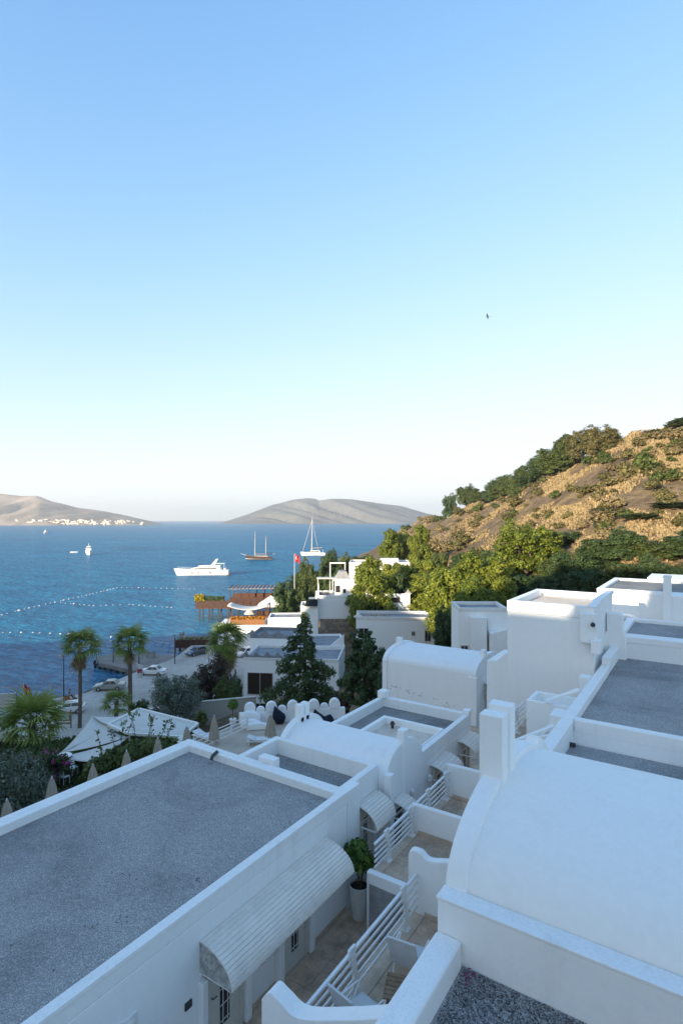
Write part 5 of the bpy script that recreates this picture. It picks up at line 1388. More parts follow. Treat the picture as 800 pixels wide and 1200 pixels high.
stw = thing('stone_wall', 'old rubble stone wall below the square white house', 'wall', W(380, 94, 0) - Vector((0,0,CAMZ-3)))
base = ORG[stw]
MB().obox(W(398.5, 94.6, 0) - Vector((0,0,CAMZ-6)), VIEWR, (3.4,.4,3.0)).build('wall', STONEW, stw)
# the stones large enough to tell apart, in uneven courses
sm = []
for k in range(4):
    m = MB().box(-.5,.5,-.06,.06,-.5,.5); me = bpy.data.meshes.new('stone'); me.from_pydata([(x*rng.uniform(.85,1.05), y, z*rng.uniform(.85,1.05)) for x, y, z in m.v], [], m.f); me.materials.append(basic('stone_tone_%d' % k, [(.36,.30,.23),(.28,.23,.18),(.42,.35,.27),(.23,.20,.17)][k], .9, .25, 6, .4, 9)); sm.append(me)
zz = 4.0
while zz < 8.5:
    hh = rng.uniform(.3,.5); x = -3.3
    while x < 3.2:
        ww = rng.uniform(.4,.85); p = W(398.5, 94.15, 0) + VIEWR*(x+ww/2) 
        o = bpy.data.objects.new('stone', rng.choice(sm)); COL.objects.link(o); o.parent = stw
        o.location = Vector((p.x, p.y, zz+hh/2)) - base; o.scale = (ww*.93, 1, hh*.92); o.rotation_euler = (0, 0, HEAD + rng.uniform(-.03,.03)); x += ww
    zz += hh
ov = thing('garden_oven', 'small stone garden oven with a pointed roof before the stone wall', 'oven', W(399, 90, 0) - Vector((0,0,CAMZ-3.2)))
b0 = ORG[ov]
MB().obox(b0 + Vector((0,0,1.2)), VIEWR, (.6,.5,1.2)).build('body', STONEW, ov); MB().obox(b0 + Vector((0,0,1.5)) - VIEWF*.505, VIEWR, (.32,.01,.3)).build('opening', DARK, ov)
MB().lathe([(.95,2.4),(.9,2.55),(.3,3.2),(.25,3.7),(.05,3.75)], 4, b0).build('roof', STONEW, ov)
L1 = house('long_house', 'long white house with three small windows and crumbling parapet', 417, 80, 5.5, 12.0, 11.5, 5.5, R(-3), [(.5,9.0,1.25,1.3), (8.0,9.4,.4,.5,DARK), (9.9,8.6,.75,1.5,DARK)], mat=PL, par=.5, par_mat=PL2)
horn(L1, .35, .1, 6.4, .7, PL); MB().prism([(11.0,6.4),(11.5,6.4),(11.5,7.4),(11.2,7.0)], 'y', -.02, .25).build('parapet_horn', PL, L1, bevel=.04)
for k in range(7): MB().lathe([(.5,0),(.55,.2),(.4,.5),(.12,.62)], 7, (1.6+k*.45, 1.2+rng.uniform(-.3,.3), 6.05)).build('rubble', basic('rubble', (.46,.38,.30), .95, .3, 2, .5, 8), L1)
L2 = house('back_house', 'small white house with dark roof opening behind the long white house', 428, 90, 6, 14.0, 7.2, 4, R(-3), [(2.4,12.6,3.2,.8,DARK)], par=.3); horn(L2, .35, .1, 8.0, .6, GREYC); horn(L2, 6.9, .1, 8.0, .6, GREYC)
M1 = house('distant_villa', 'sunlit pale villa with long flat roof among the trees', 409, 125, 7, 16.4, 13.6, 8, R(-4), [(1.5,13.6,1.2,1.2,DARK), (6,13.4,3,1.3,DARK), (10.5,13.6,1,1.2,DARK)], mat=PL2, roof=TERRA, par=.35)
MB().box(7.0, 11.2, 3, 6, 9.2, 10.0).build('roof_unit', PL2, M1, bevel=.05); MB().box(5.6, 6.8, 3, 6, 9.2, 9.9).build('roof_unit', WOOD, M1)
N1 = house('recessed_house', 'white house with recessed wall and dark grilled window beside the plain tower', 537, 50, 10, 18.05, 4.4, 4, R(-2), [(.25,13.6,.55,1.0,DARK)], par=.35, par_mat=PL2)
MB().box(1.0, 2.4, -.7, -.03, 0, 7.3).build('projection', PL, N1, bevel=.04); MB().box(2.6, 4.6, -1.5, -.03, 0, 6.0).build('lower_block', PL, N1, bevel=.04)
MB().tube([(2.45,-.3,7.0),(2.5,-.3,6.2),(2.5,-.3,3)], .05, 6).build('drainpipe', DMET, N1)
MB().box(2.8, 4.2, -1.53, -1.5, 3.9, 4.15).build('window', DARK, N1); MB().prism([(2.55,6.0),(4.6,6.6),(4.6,6.0)], 'y', -1.5, -1.3).build('sloping_parapet', PL, N1)
house('shore_wall_house', 'plain white house front beside the stone wall below the trees', 314, 96, 2, 9.0, 7.6, 5, R(2), [], par=.25)
# ---------------------------------------------------------------- restaurants on the water
def posts(t, pts, z0, z1, r, mat, name='post'):
    for (x, y) in pts: MB().box(x-r, x+r, y-r, y+r, z0, z1).build(name, mat, t)
FLY = leaf_mat('yellow_flowers', [(.35,.25,.02),(.55,.42,.03),(.20,.24,.03)], .3, (.6,.4,.05)); FLO = leaf_mat('orange_flowers', [(.45,.16,.01),(.6,.30,.02),(.3,.2,.03)], .3, (.6,.3,.05))
def leaf_cloud(n, box, size, seed):
    rs = np.random.RandomState(seed); c = np.stack([rs.uniform(a, b, n) for a, b in box], 1)
    return leaves_mesh(c, rs.normal(0, 1, (n, 3)) + np.array([0,0,.5]), size, rs)
def leaves_mesh(c, nrm, size, rs, aspect=1.7, name='leaves'):
    n = len(c); nrm = nrm/np.maximum(1e-6, np.linalg.norm(nrm, axis=1, keepdims=True))
    r = rs.normal(0, 1, (n, 3)); u = np.cross(nrm, r); u /= np.maximum(1e-6, np.linalg.norm(u, axis=1, keepdims=True)); v = np.cross(nrm, u)
    s = (size if np.isscalar(size) else size) * rs.uniform(.6, 1.35, (n, 1))
    a = u*s*aspect*.5; b = v*s*.5
    V = np.stack([c-a, c-a*.1+b+nrm*s*.12, c+a, c-a*.1-b+nrm*s*.12], 1).reshape(-1, 3)
    F = np.arange(4*n).reshape(-1, 4)
    return fast_mesh(name, V, F)
rp = thing('pier_restaurant', 'red brown wooden restaurant with flat pergola roof on piles over the water', 'restaurant', (0,0,0))
MB().box(0, 21, 0, 9, 3.3, 3.8).build('deck', DWOOD, rp)
for k in range(12):
    MB().box(.1+k*1.73, 1.7+k*1.73, -.1, -.02, 3.6, 5.3 if k < 5 else 6.2).build('board', RWOOD, rp)
MB().box(0, 21, -.16, -.1, 5.15, 5.35).build('rail', RWOOD, rp)
posts(rp, [(1+k*2.4, y) for k in range(9) for y in (.5, 5)], -2, 3.3, .16, DMET, 'pile')
posts(rp, [(8.6+k*2.1, y) for k in range(6) for y in (.6, 7)], 3.8, 8.2, .1, DWOOD, 'post')
rf = MB().box(8.2, 20, .2, 7.6, 8.2, 8.38).build('roof', GREYC, rp)
for k in range(13): MB().box(8.4+k*.95, 8.55+k*.95, -.1, 7.8, 8.38, 8.5).build('rafter', DWOOD, rf)
MB().box(8.6, 19.4, 6.9, 6.98, 3.8, 6.3).build('back_screen', DWOOD, rp)
o = obj('planting', leaf_cloud(700, ((.2,7.2),(.1,1.0),(5.2,6.4)), .28, 5), rp, leaf_mat('planter_leaves', [(.04,.07,.02),(.09,.13,.03),(.14,.16,.04)]))
o = obj('flowers', leaf_cloud(420, ((-.2,2.2),(-.2,1.0),(5.0,6.9)), .3, 6), rp, FLY)
at_frame(rp, 229, 141, 0, R(3))
tn = thing('canvas_tent', 'grey peaked canvas canopy beside the pier restaurant', 'canopy', (0,0,0))
MB().add([(0,0,5.2),(8,0,5.0),(8,5,5.2),(0,5,5.4),(3.2,2.5,7.6)], [(0,1,4),(1,2,4),(2,3,4),(3,0,4)]).build('cloth', CANVAS, tn); posts(tn, [(.1,.1),(7.9,.1),(7.9,4.9),(.1,4.9)], 2, 5.1, .08, DMET)
MB().box(-.5, 9, -.5, 6, 1, 3.2).build('floor', DWOOD, tn)
for k in range(5): MB().box(.5+k*1.5, 1.4+k*1.5, 1, 1.9, 3.2, 4.0).build('table', DWOOD, tn)
at_frame(tn, 300, 132, 0, R(0))
rt = thing('terrace_restaurant', 'white terrace restaurant with orange flower trough and cream sail roof', 'restaurant', (0,0,0))
MB().box(0, 9.5, 0, 7, 0, 4.6).build('base', PL, rt, bevel=.03)
MB().box(2.2, 9.0, -.12, .5, 4.7, 5.7).build('flower_trough', basic('orange_wood', (.30,.13,.045), .6, .2, 3, .2, 30), rt)
obj('flowers', leaf_cloud(520, ((2.3,8.9),(-.1,.5),(5.6,6.2)), .24, 8), rt, FLO)
n = 12; V = []; F = []
for i in range(n+1):
    for j in range(7):
        u, v = i/n, j/6; V.append((1.6+8*u, .4+5*v, 8.4 - .55*math.sin(u*math.pi)*.9 + .15*math.sin(v*math.pi) + .35*(u-.5)**2*4 - .5))
for i in range(n):
    for j in range(6): F.append((i*7+j, (i+1)*7+j, (i+1)*7+j+1, i*7+j+1))
o = MB().add(V, F).build('sail_roof', CANVAS, rt, smooth=True); o.modifiers.new('s', 'SOLIDIFY').thickness = .03
posts(rt, [(1.8,.5),(9.4,.5),(1.8,5.2),(9.4,5.2)], 4.6, 8.2, .09, DWOOD)
MB().lathe([(1.3,6.2),(.1,7.3)], 8, (5.6,3.5,0)).build('parasol', CANVAS, rt); MB().tube([(5.6,3.5,4.6),(5.6,3.5,6.4)], .04, 6).build('parasol_pole', WOOD, rt)
for k in range(4): MB().box(3+k*1.5, 3.8+k*1.5, 1.5, 2.3, 4.6, 5.35).build('table', DWOOD, rt)
at_frame(rt, 256, 107, 1.0, R(2))
bj = thing('wooden_jetty', 'brown wooden jetty with a slatted side panel at the quay corner', 'jetty', (0,0,0))
MB().box(0, 8, 0, 9, .75, 1.1).build('deck', DWOOD, bj)
for k in range(8): MB().box(.02+k*1.0, .96+k*1.0, -.1, -.02, .85, 2.3).build('board', RWOOD, bj)
for k in range(9): MB().box(k*1.0-.06, k*1.0+.06, -.2, -.1, -.5, 2.7).build('post', DWOOD, bj)
MB().box(-.1, .9, -.05, .3, 1.1, 4.4).build('gate_post', PL, bj, bevel=.03) if False else None
posts(bj, [(.6+k*2.2, y) for k in range(4) for y in (1, 7)], -2, .75, .15, DMET, 'pile')
obj('planting', leaf_cloud(260, ((.2,7.8),(.1,.6),(2.1,2.8)), .22, 12), bj, MATS['planter_leaves'])
at_frame(bj, 206, 109, 0, R(4))
# ================================================================= VEGETATION
def crown(seed, blobs, n, size, shell=.55, sub=7, spread=.30, aspect=1.7, up=.35, name='crown'):
    """leaves gathered in clumps through the volume of several ellipsoids: blobs = [(cx,cy,cz, rx,ry,rz)]"""
    rs = np.random.RandomState(seed); C_ = []; Nn = []
    vol = np.array([b[3]*b[4]*b[5] for b in blobs]) ** .75; vol /= vol.sum()
    for b, f in zip(blobs, vol):
        m = int(n*f); c0 = np.array(b[:3]); r0 = np.array(b[3:])
        k = max(4, int(sub * (1 + f*len(blobs))))
        d = rs.normal(0, 1, (k, 3)); d /= np.linalg.norm(d, axis=1, keepdims=True)
        cl = d * (shell + (1-shell)*rs.uniform(0, 1, (k, 1)) ** .6)
        which = rs.randint(0, k, m)
        q = rs.normal(0, 1, (m, 3)); q /= np.linalg.norm(q, axis=1, keepdims=True); q *= rs.uniform(.25, 1, (m, 1)) ** .5
        p = cl[which]*(1-spread*.4) + q*spread*rs.uniform(.7, 1.3, (k, 1))[which]
        C_.append(c0 + p*r0); Nn.append(p*.7 + q*.9 + rs.normal(0, .45, (m, 3)) + np.array([0, 0, up]))
    return leaves_mesh(np.concatenate(C_), np.concatenate(Nn), size, rs, aspect, name)
def limbs(m, base, targets, r0, rs, fork=.45):
    for t in targets:
        t = Vector(t); b = Vector(base); mid = b.lerp(t, fork) + Vector((rs.uniform(-.15,.15), rs.uniform(-.15,.15), .1))*(t-b).length*.4
        m.tube([b, mid, t], [r0, r0*.6, r0*.18], 6)
    return m
LM = {}
LM['bright'] = leaf_mat('bright_leaves', [(.055,.095,.014),(.13,.17,.024),(.22,.25,.035),(.34,.34,.06)], .38, (.45,.45,.06))
LM['dark'] = leaf_mat('dark_leaves', [(.02,.042,.015),(.043,.077,.025),(.07,.11,.035),(.115,.145,.048)], .22, (.12,.18,.03))
LM['mid'] = leaf_mat('mid_leaves', [(.03,.052,.014),(.065,.095,.024),(.11,.14,.036),(.17,.18,.055)], .28, (.2,.25,.05))
LM['olive'] = leaf_mat('olive_leaves', [(.06,.085,.06),(.11,.14,.10),(.17,.20,.15),(.24,.27,.21)], .2, (.2,.25,.12))
LM['scrub'] = leaf_mat('scrub_leaves', [(.045,.05,.02),(.11,.105,.04),(.19,.165,.06),(.28,.23,.085)], .28, (.36,.3,.1))
LM['dry'] = leaf_mat('dry_leaves', [(.15,.11,.055),(.23,.175,.085),(.31,.245,.12),(.18,.155,.07)], .25, (.4,.28,.1))
LM['red'] = leaf_mat('reddish_leaves', [(.02,.03,.015),(.05,.035,.025),(.085,.05,.04),(.045,.06,.025)], .2, (.2,.1,.08))
LM['conifer'] = leaf_mat('conifer_needles', [(.025,.05,.02),(.05,.085,.03),(.08,.115,.04),(.11,.145,.05)], .15, (.1,.15,.03))
def tree_proto(name, seed, mats, H_, Wd, n, leaf, style):
    """prototype in metres: H_ tall, Wd wide, standing on the origin; gives (trunk mesh, crown mesh)"""
    rs = random.Random(seed); bl = []; m = MB()
    if style == 'broad':
        th = H_*.22; m.tube([(0,0,-.6), (rs.uniform(-.2,.2), rs.uniform(-.2,.2), th)], [Wd*.045, Wd*.03], 8)
        k = 14
        for i in range(k):
            a = 2*math.pi*i/k*2.4; rr = Wd*.30*math.sqrt((i+.4)/k); z = H_*(.84 - .62*((i+.3)/k)) + rs.uniform(-.06,.06)*H_
            s = Wd*rs.uniform(.18,.27); bl.append((rr*math.cos(a), rr*math.sin(a), z, s, s, s*rs.uniform(.75,1.0)))
        limbs(m, (0,0,th*.9), [b[:3] for b in bl], Wd*.022, rs)
        me = crown(seed, bl, n, leaf, .5, 9, .36, 1.3, .8)
    elif style == 'round':
        th = H_*.12; m.tube([(0,0,-.6), (0,0,th)], [Wd*.05, Wd*.04], 8)
        for i in range(17):
            a = i*2.4; u = (i+.5)/17; z = H_*(.16 + .68*(1-u)*rs.uniform(.9,1.06)); q = (z/H_ - .42)/.55
            rr = Wd*.33*math.sqrt(max(.05, 1-q*q))*rs.uniform(.55,1.05); s = Wd*rs.uniform(.16,.24)
            bl.append((rr*math.cos(a), rr*math.sin(a), z, s, s, s*rs.uniform(.75,1.0)))
        limbs(m, (0,0,th), [b[:3] for b in bl[:6]], Wd*.02, rs)
        me = crown(seed, bl, n, leaf, .45, 8, .38, 1.3, .8)
    elif style == 'bush':
        for i in range(6):
            a = i*2.4; rr = Wd*.26*math.sqrt((i+.3)/6); s = Wd*rs.uniform(.18,.27)
            bl.append((rr*math.cos(a), rr*math.sin(a), H_*rs.uniform(.35,.68), s, s, H_*rs.uniform(.22,.34)))
        limbs(m, (0,0,-.3), [b[:3] for b in bl], Wd*.02, rs)
        me = crown(seed, bl, n, leaf, .4)
    elif style == 'tall':        # irregular dark column on pale stems
        for s_ in (-1, 0, 1): m.tube([(s_*.25,0,-.6), (s_*.4+.05,.1*s_,H_*.3), (s_*.5,.15*s_,H_*.62)], [.13,.10,.03], 7)
        for i in range(16):
            u = (i+.5)/16; a = i*2.4; z = H_*(.24 + .68*u); rr = Wd*.34*(1-.6*u**2.4)*rs.uniform(.5,1); s = Wd*(.23-.07*u)*rs.uniform(.85,1.15)
            bl.append((rr*math.cos(a), rr*math.sin(a), z, s, s, s*1.15))
        me = crown(seed, bl, n, leaf, .45)
    elif style == 'conifer':     # open layered branches, drooping tips
        m.tube([(0,0,-.6), (.05,0,H_*.5), (0,.05,H_*.98)], [.2,.12,.02], 8)
        for i in range(64):
            u = i/63; z = H_*(.06 + .90*u); a = i*2.4 + rs.uniform(-.4,.4); ln = Wd*.50*min(1, .55 + 2.2*u)*(1-u)**.7*rs.uniform(.35,1.3) + .15
            tip = (ln*math.cos(a), ln*math.sin(a), z - ln*.16 + rs.uniform(-.25,.15)); md = (ln*.55*math.cos(a), ln*.55*math.sin(a), z + ln*.05)
            m.tube([(0,0,z-.1), md, tip], [.05,.03,.012], 5)
            for f in (.35, .6, .82, 1.0):
                s = max(.16, ln*.17)*rs.uniform(.8,1.25); q = [md[k]*(f/.55) if f < .55 else md[k] + (tip[k]-md[k])*(f-.55)/.45 for k in range(3)]
                if f < .55: q[2] = z + ln*.03
                bl.append((q[0]+rs.gauss(0,.1), q[1]+rs.gauss(0,.1), q[2] - .12*rs.random(), s*1.3, s*1.3, s*.85))
        me = crown(seed, bl, n, leaf, .1, 5, .9, 2.2, .1)
    tm = bpy.data.meshes.new('trunk'); tm.from_pydata(m.v, [], m.f); tm.materials.append(BARK)
    return dict(t=tm, c=me, H=H_, W=Wd, mats=mats)
PROT = {}
PROT['broad1'] = tree_proto('broad1', 21, None, 9.5, 6.6, 19000, .2, 'broad')
PROT['broad2'] = tree_proto('broad2', 22, None, 9.5, 6.6, 19000, .2, 'broad')
PROT['broad3'] = tree_proto('broad3', 27, None, 9.5, 7.2, 19000, .2, 'broad')
PROT['round1'] = tree_proto('round1', 23, None, 8, 8, 17000, .2, 'round')
PROT['round2'] = tree_proto('round2', 24, None, 8, 8, 17000, .2, 'round')
PROT['bush1'] = tree_proto('bush1', 31, None, 2.4, 3.2, 1500, .17, 'bush')
PROT['bush2'] = tree_proto('bush2', 32, None, 2.0, 3.4, 1500, .17, 'bush')
PROT['bush3'] = tree_proto('bush3', 33, None, 3.0, 3.2, 1800, .17, 'bush')
PROT['tall'] = tree_proto('tall', 41, None, 6.8, 4.4, 15000, .13, 'tall')
PROT['conifer'] = tree_proto('conifer', 42, None, 9.6, 6.4, 13000, .14, 'conifer')
PROT['olive'] = tree_proto('olive', 43, None, 4.2, 5.0, 13000, .11, 'round')
cache = {}
def plant(kind, lm, name, label, cat, loc, W_, H_, group=None, rz=None):
    P_ = PROT[kind]
    key = (kind, lm)
    if key not in cache:
        me = P_['c'].copy(); me.materials.clear(); me.materials.append(LM[lm]); cache[key] = me
    t = bpy.data.objects.new(name, None); COL.objects.link(t); t.empty_display_size = .2
    t.location = loc; t.rotation_euler = (0, 0, rng.uniform(0, 6.28) if rz is None else rz); t.scale = (W_/P_['W'], W_/P_['W'], H_/P_['H'])
    tag(t, label, cat, group)
    for nm, me in (('trunk', P_['t']), ('crown', cache[key])):
        o = bpy.data.objects.new(nm, me); COL.objects.link(o); o.parent = t
    return t
def tree(kind, lm, label, px, d, ytop, wpx, group=None, name='tree', cat='tree', zb=None, rz=None):
    z = ground_z(px, d) - .1 if zb is None else zb
    top = CAMZ - (ytop - HORY)/FPX*d
    p = W(px, d, 0); p.z = z
    return plant(kind, lm, name, label, cat, p, wpx*d/FPX, max(1.0, top - z), group, rz)
# ---- individual trees among the houses
tree('conifer', 'conifer', 'tall dark conifer with open layered branches before the brown window', 357, 52, 714, 80, zb=7.6)
tree('tall', 'conifer', 'dense dark tree with pale stems beside the white vault', 428, 44, 739, 70, zb=10.3)
tree('olive', 'olive', 'silvery olive tree above the beige garden wall', 205, 50, 785, 68, zb=7.6)
tree('olive', 'olive', 'large grey green olive bush below the gravel roof', 14, 29, 876, 92, zb=9.0)
tree('round1', 'red', 'dark reddish bushy tree beside the skirted palm', 247, 63, 769, 56, zb=1.5)
tree('round2', 'mid', 'green shrub in front of the skirted palm trunk', 267, 60, 792, 34, zb=4, name='shrub', cat='shrub')
tree('round2', 'dark', 'small dark tree beside the white house corner', 276, 66, 785, 20, zb=2)
tree('bush3', 'red', 'small flowering shrub between conifer and dark tree', 399, 46, 806, 30, zb=9.5, name='shrub', cat='shrub')
tree('round1', 'dark', 'round dark tree at the water behind the canvas tent', 335, 125, 676, 38)
tree('bush3', 'mid', 'light green shrub by the low white wing', 357, 100, 700, 16, name='shrub', cat='shrub', zb=5)
SHT = 'dark trees along the shore'
for k, (px, d, yt, w) in enumerate(((362,140,655,34),(385,150,648,38),(408,160,646,36),(425,165,650,30),(350,150,668,26),(392,130,664,34),(368,130,672,28))):
    tree(('round1','broad1','round2')[k % 3], 'dark' if k % 2 else 'mid', 'dark green tree of the belt along the shore behind the flagpole', px, d, yt, w, SHT)
tree('round2', 'dark', 'lone dark tree top at the end of the shore belt', 389, 330, 641, 15)
tree('broad3', 'bright', 'sunlit yellow green tree beside the roof terrace house', 436, 90, 652, 66, zb=7)
tree('broad1', 'dark', 'dark leafy tree in the gap behind the long white house', 468, 92, 668, 40, zb=8)
tree('round2', 'dark', 'dark tree below the sunlit yellow green one', 425, 96, 690, 46, zb=6)
tree('broad2', 'bright', 'sunlit yellow green tree in front of the pale villa', 462, 108, 652, 52, zb=8)
tree('broad1', 'bright', 'sunlit yellow green tree before the end of the pale villa', 430, 112, 655, 44, zb=8)
tree('round1', 'dark', 'dark tree under the pale villa wall', 448, 100, 676, 60, zb=7)
for k, (px, d, yt, w) in enumerate(((458,150,618,36),(492,140,614,36),(478,155,622,32))):
    tree(('broad1','broad3','round1')[k], 'bright', 'golden sunlit tree rising behind the pale villa', px, d, yt, w, 'golden trees behind the villa')
BG = 'bright sunlit trees behind the vaulted houses'
for k, (px, d, yt, w) in enumerate(((498,92,668,56),(522,74,650,62),(548,74,646,64),(578,74,653,58),(515,90,690,56),(556,66,678,66),(588,68,674,44),(486,95,686,50),(538,62,692,46),(478,98,660,40),(500,100,648,40),(570,64,690,50))):
    tree(('broad1','broad2','broad3')[k % 3], 'bright', 'bright yellow green sunlit tree behind the vaulted house', px, d, yt, w*1.15, BG)
tree('round1', 'dark', 'dark tree squeezed between long white house and recessed house', 523, 60, 712, 40, zb=9)
tree('round2', 'bright', 'large round crowned green tree lit from one side on the lower slope', 616, 86, 606, 82)
DT = 'dark trees at the foot of the hill'
for k, (px, d, yt, w) in enumerate(((650,78,655,56),(672,72,640,60),(700,74,626,58),(735,72,618,60),(768,70,630,60),(800,68,624,66),(640,70,672,50),(690,66,662,56),(728,64,655,56),(765,62,650,50),(795,62,660,56),(610,76,668,50),(750,84,606,50),(790,86,600,60),(830,70,610,80),(660,92,622,44),(710,94,612,44),(600,90,640,44),(572,92,640,40),(545,96,640,40),(515,100,640,36),(860,66,620,80),(900,62,615,80),(950,60,610,90),(1000,58,610,90),(880,84,585,70),(960,80,575,80))):
    tree(('round1','round2','broad2')[k % 3], 'dark' if k % 4 else 'mid', 'dark evergreen tree of the thicket at the foot of the hill', px, d, yt, w, DT)
tree('broad1', 'scrub', 'dull golden tree catching light in the dark thicket', 757, 66, 655, 34)
# ---- trees on the ridge
RT = 'trees along the ridge of the hill'
for k, (px, yt, w) in enumerate(((526,578,20),(546,566,26),(556,572,22),(580,560,30),(596,552,30),(612,545,30),(630,534,36),(645,520,40),(662,508,44),(682,500,48),(700,498,44),(716,502,30),(620,556,36),(590,566,34),(566,575,28),(640,540,36),(655,528,40),(793,490,34),(810,486,40),(770,503,22))):
    d, z = crest(px)
    tree(('round1','round2','broad3')[k % 3], 'scrub' if 8 < k < 12 else ('mid' if k % 3 else 'dark'), 'rounded evergreen tree standing on the ridge line of the hill', px, d*.95, yt, w, RT)
# ---- scrub on the slope
HB = 'scrub bushes on the dry slope'
def hill_d(px, py):
    """distance at which the slope is seen at this picture point"""
    cd, cz = crest(px); d = 62
    while d < cd:
        if CAMZ - (py-HORY)/FPX*d <= ground_z(px, d): return d
        d += 1.0
    return None
cnt = 0
rb = random.Random(5)
while cnt < 285:
    px = rb.uniform(468, 815) if cnt < 240 else rb.uniform(815, 1050); u = rb.random()
    cd, cz = crest(px); d = 76 + (cd - 80) * u ** .8
    if mnoise.noise(Vector((px*.02, d*.03, 2))) < -.18 and rb.random() < .8: continue
    z = ground_z(px, d); p = W(px, d, 0); p.z = z - .15
    s = rb.uniform(.8, 2.1) * (1.5 if rb.random() < .12 else 1); lm = rb.choice(('scrub','scrub','scrub','dry','scrub','dry','mid'))
    if px < 560: s *= 1.4
    lab = {'scrub': 'dull olive scrub bush on the dry slope', 'mid': 'green scrub bush on the dry slope', 'dry': 'dried brown scrub bush on the dry slope', 'bright': 'yellow green scrub bush on the dry slope'}[lm]
    plant(('bush1','bush2','bush3')[cnt % 3], lm, 'scrub_bush', lab, 'bush', p, 3.0*s*.75, 2.0*s*.7*rb.uniform(.7,1.2), HB)
    cnt += 1
for (px, py, wp) in ((577,580,36),(603,596,26),(640,492+70,0),(690,548,22),(712,546,20),(735,540,24),(650,585,18),(790,565,26),(763,575,24)):
    if wp:
        d = hill_d(px, py)
        if d: p = W(px, d, 0); p.z = ground_z(px, d)-.2; plant('bush3', 'scrub' if px % 2 else 'mid', 'scrub_bush', 'large rounded scrub bush standing out on the dry slope', 'bush', p, wp*d/FPX, wp*.75*d/FPX, HB)
# dry grass: tufts of blades, too many to count
def dry_grass():
    rs = np.random.RandomState(4); C_ = []; S_ = []
    rr = random.Random(8)
    while len(C_) < 48000:
        px = rr.uniform(460, 830) if len(C_) < 30000 else rr.uniform(830, 1120); cd, cz = crest(px); d = 68 + (cd*1.02-68)*rr.random()**.8
        if px < 535 and d < 92: continue
        w = mnoise.noise(Vector((px*.03, d*.06, 6)))
        if w < rr.uniform(-.1, .35): continue
        p = W(px, d, 0); C_.append((p.x, p.y, ground_z(px, d))); S_.append(rr.uniform(.2, .55))
    C_ = np.array(C_); S_ = np.array(S_)[:, None]; V = []; n = len(C_)
    quads = []
    for b in range(3):
        a = rs.uniform(0, 6.28, n); wdt = np.stack([np.cos(a), np.sin(a), np.zeros(n)], 1)*S_*.32; ln = np.stack([rs.normal(0,.3,n), rs.normal(0,.3,n), np.ones(n)], 1)*S_
        V.append(np.stack([C_-wdt, C_+wdt, C_+wdt*.7+ln, C_-wdt*.7+ln*.9], 1))
    V = np.concatenate(V).reshape(-1, 3)
    return fast_mesh('dry_grass', V, np.arange(len(V)).reshape(-1, 4))
tag(obj('dry_grass', dry_grass(), None, leaf_mat('dry_grass_blades', [(.20,.145,.075),(.31,.235,.12),(.40,.305,.16),(.24,.18,.095)], .25, (.44,.33,.15)), 'stuff'), 'golden dry grass tufts over the hillside', 'grass', kind='stuff')
# small hut on the hill top
hu = thing('hilltop_hut', 'small grey hut standing on top of the hill', 'hut', (0,0,0))
MB().box(0, 2.4, 0, 2, 0, 1.5).build('wall', GREYC, hu); MB().box(-.2, 2.6, -.2, 2.2, 1.5, 1.72).build('roof', PL2, hu); MB().box(.5, 1.9, -.03, 0, .5, 1.2).build('window', DARK, hu)
d, z = crest(757); at_frame(hu, 751, d*.97, ground_z(751, d*.97)-.2, R(-10))
# ---------------------------------------------------------------- fan palms
PALM = leaf_mat('palm_leaves', [(.07,.12,.022),(.13,.19,.036),(.20,.25,.05),(.28,.30,.08)], .3, (.3,.35,.05))
PDRY = leaf_mat('dry_palm_leaves', [(.20,.15,.08),(.28,.21,.12),(.35,.27,.16)], .2, (.4,.3,.15))
def frond_mesh(mat, droop, seed, R_=1.15, pet=1.0):
    rs = random.Random(seed); m = MB()
    m.tube([(0,0,0), (pet*.5,0,.06), (pet,0,0)], [.035,.022,.016], 5)
    k = 19
    for i in range(k):
        a = R(-105 + 210*i/(k-1)); l = R_*(1 - .32*abs(a/R(105))**2)*rs.uniform(.9,1.08); w = .058
        dx, dy = math.cos(a), math.sin(a); px_, py_ = -dy, dx
        p0 = Vector((pet,0,0)); fold = .10*(1 if i % 2 else -1)
        p1 = p0 + Vector((dx*l*.55, dy*l*.55, -.03*droop - .05*abs(dy) + fold*.3)); p2 = p0 + Vector((dx*l, dy*l, -.42*droop*rs.uniform(.6,1.4) - .12*abs(dy) + fold*.4))
        s = Vector((px_, py_, 0))
        m.add([p0 - s*.012, p0 + s*.012, p1 + s*w, p1 - s*w, p2], [(0,1,2,3), (3,2,4)])
    me = bpy.data.meshes.new('frond'); me.from_pydata(m.v, [], m.f); me.materials.append(mat); return me
FM = [frond_mesh(PALM, 1.0, 1), frond_mesh(PALM, .6, 2), frond_mesh(PALM, 1.5, 3)]; FD = [frond_mesh(PDRY, 2.2, 4, 1.0, .8), frond_mesh(PDRY, 1.8, 5, .95, .7)]
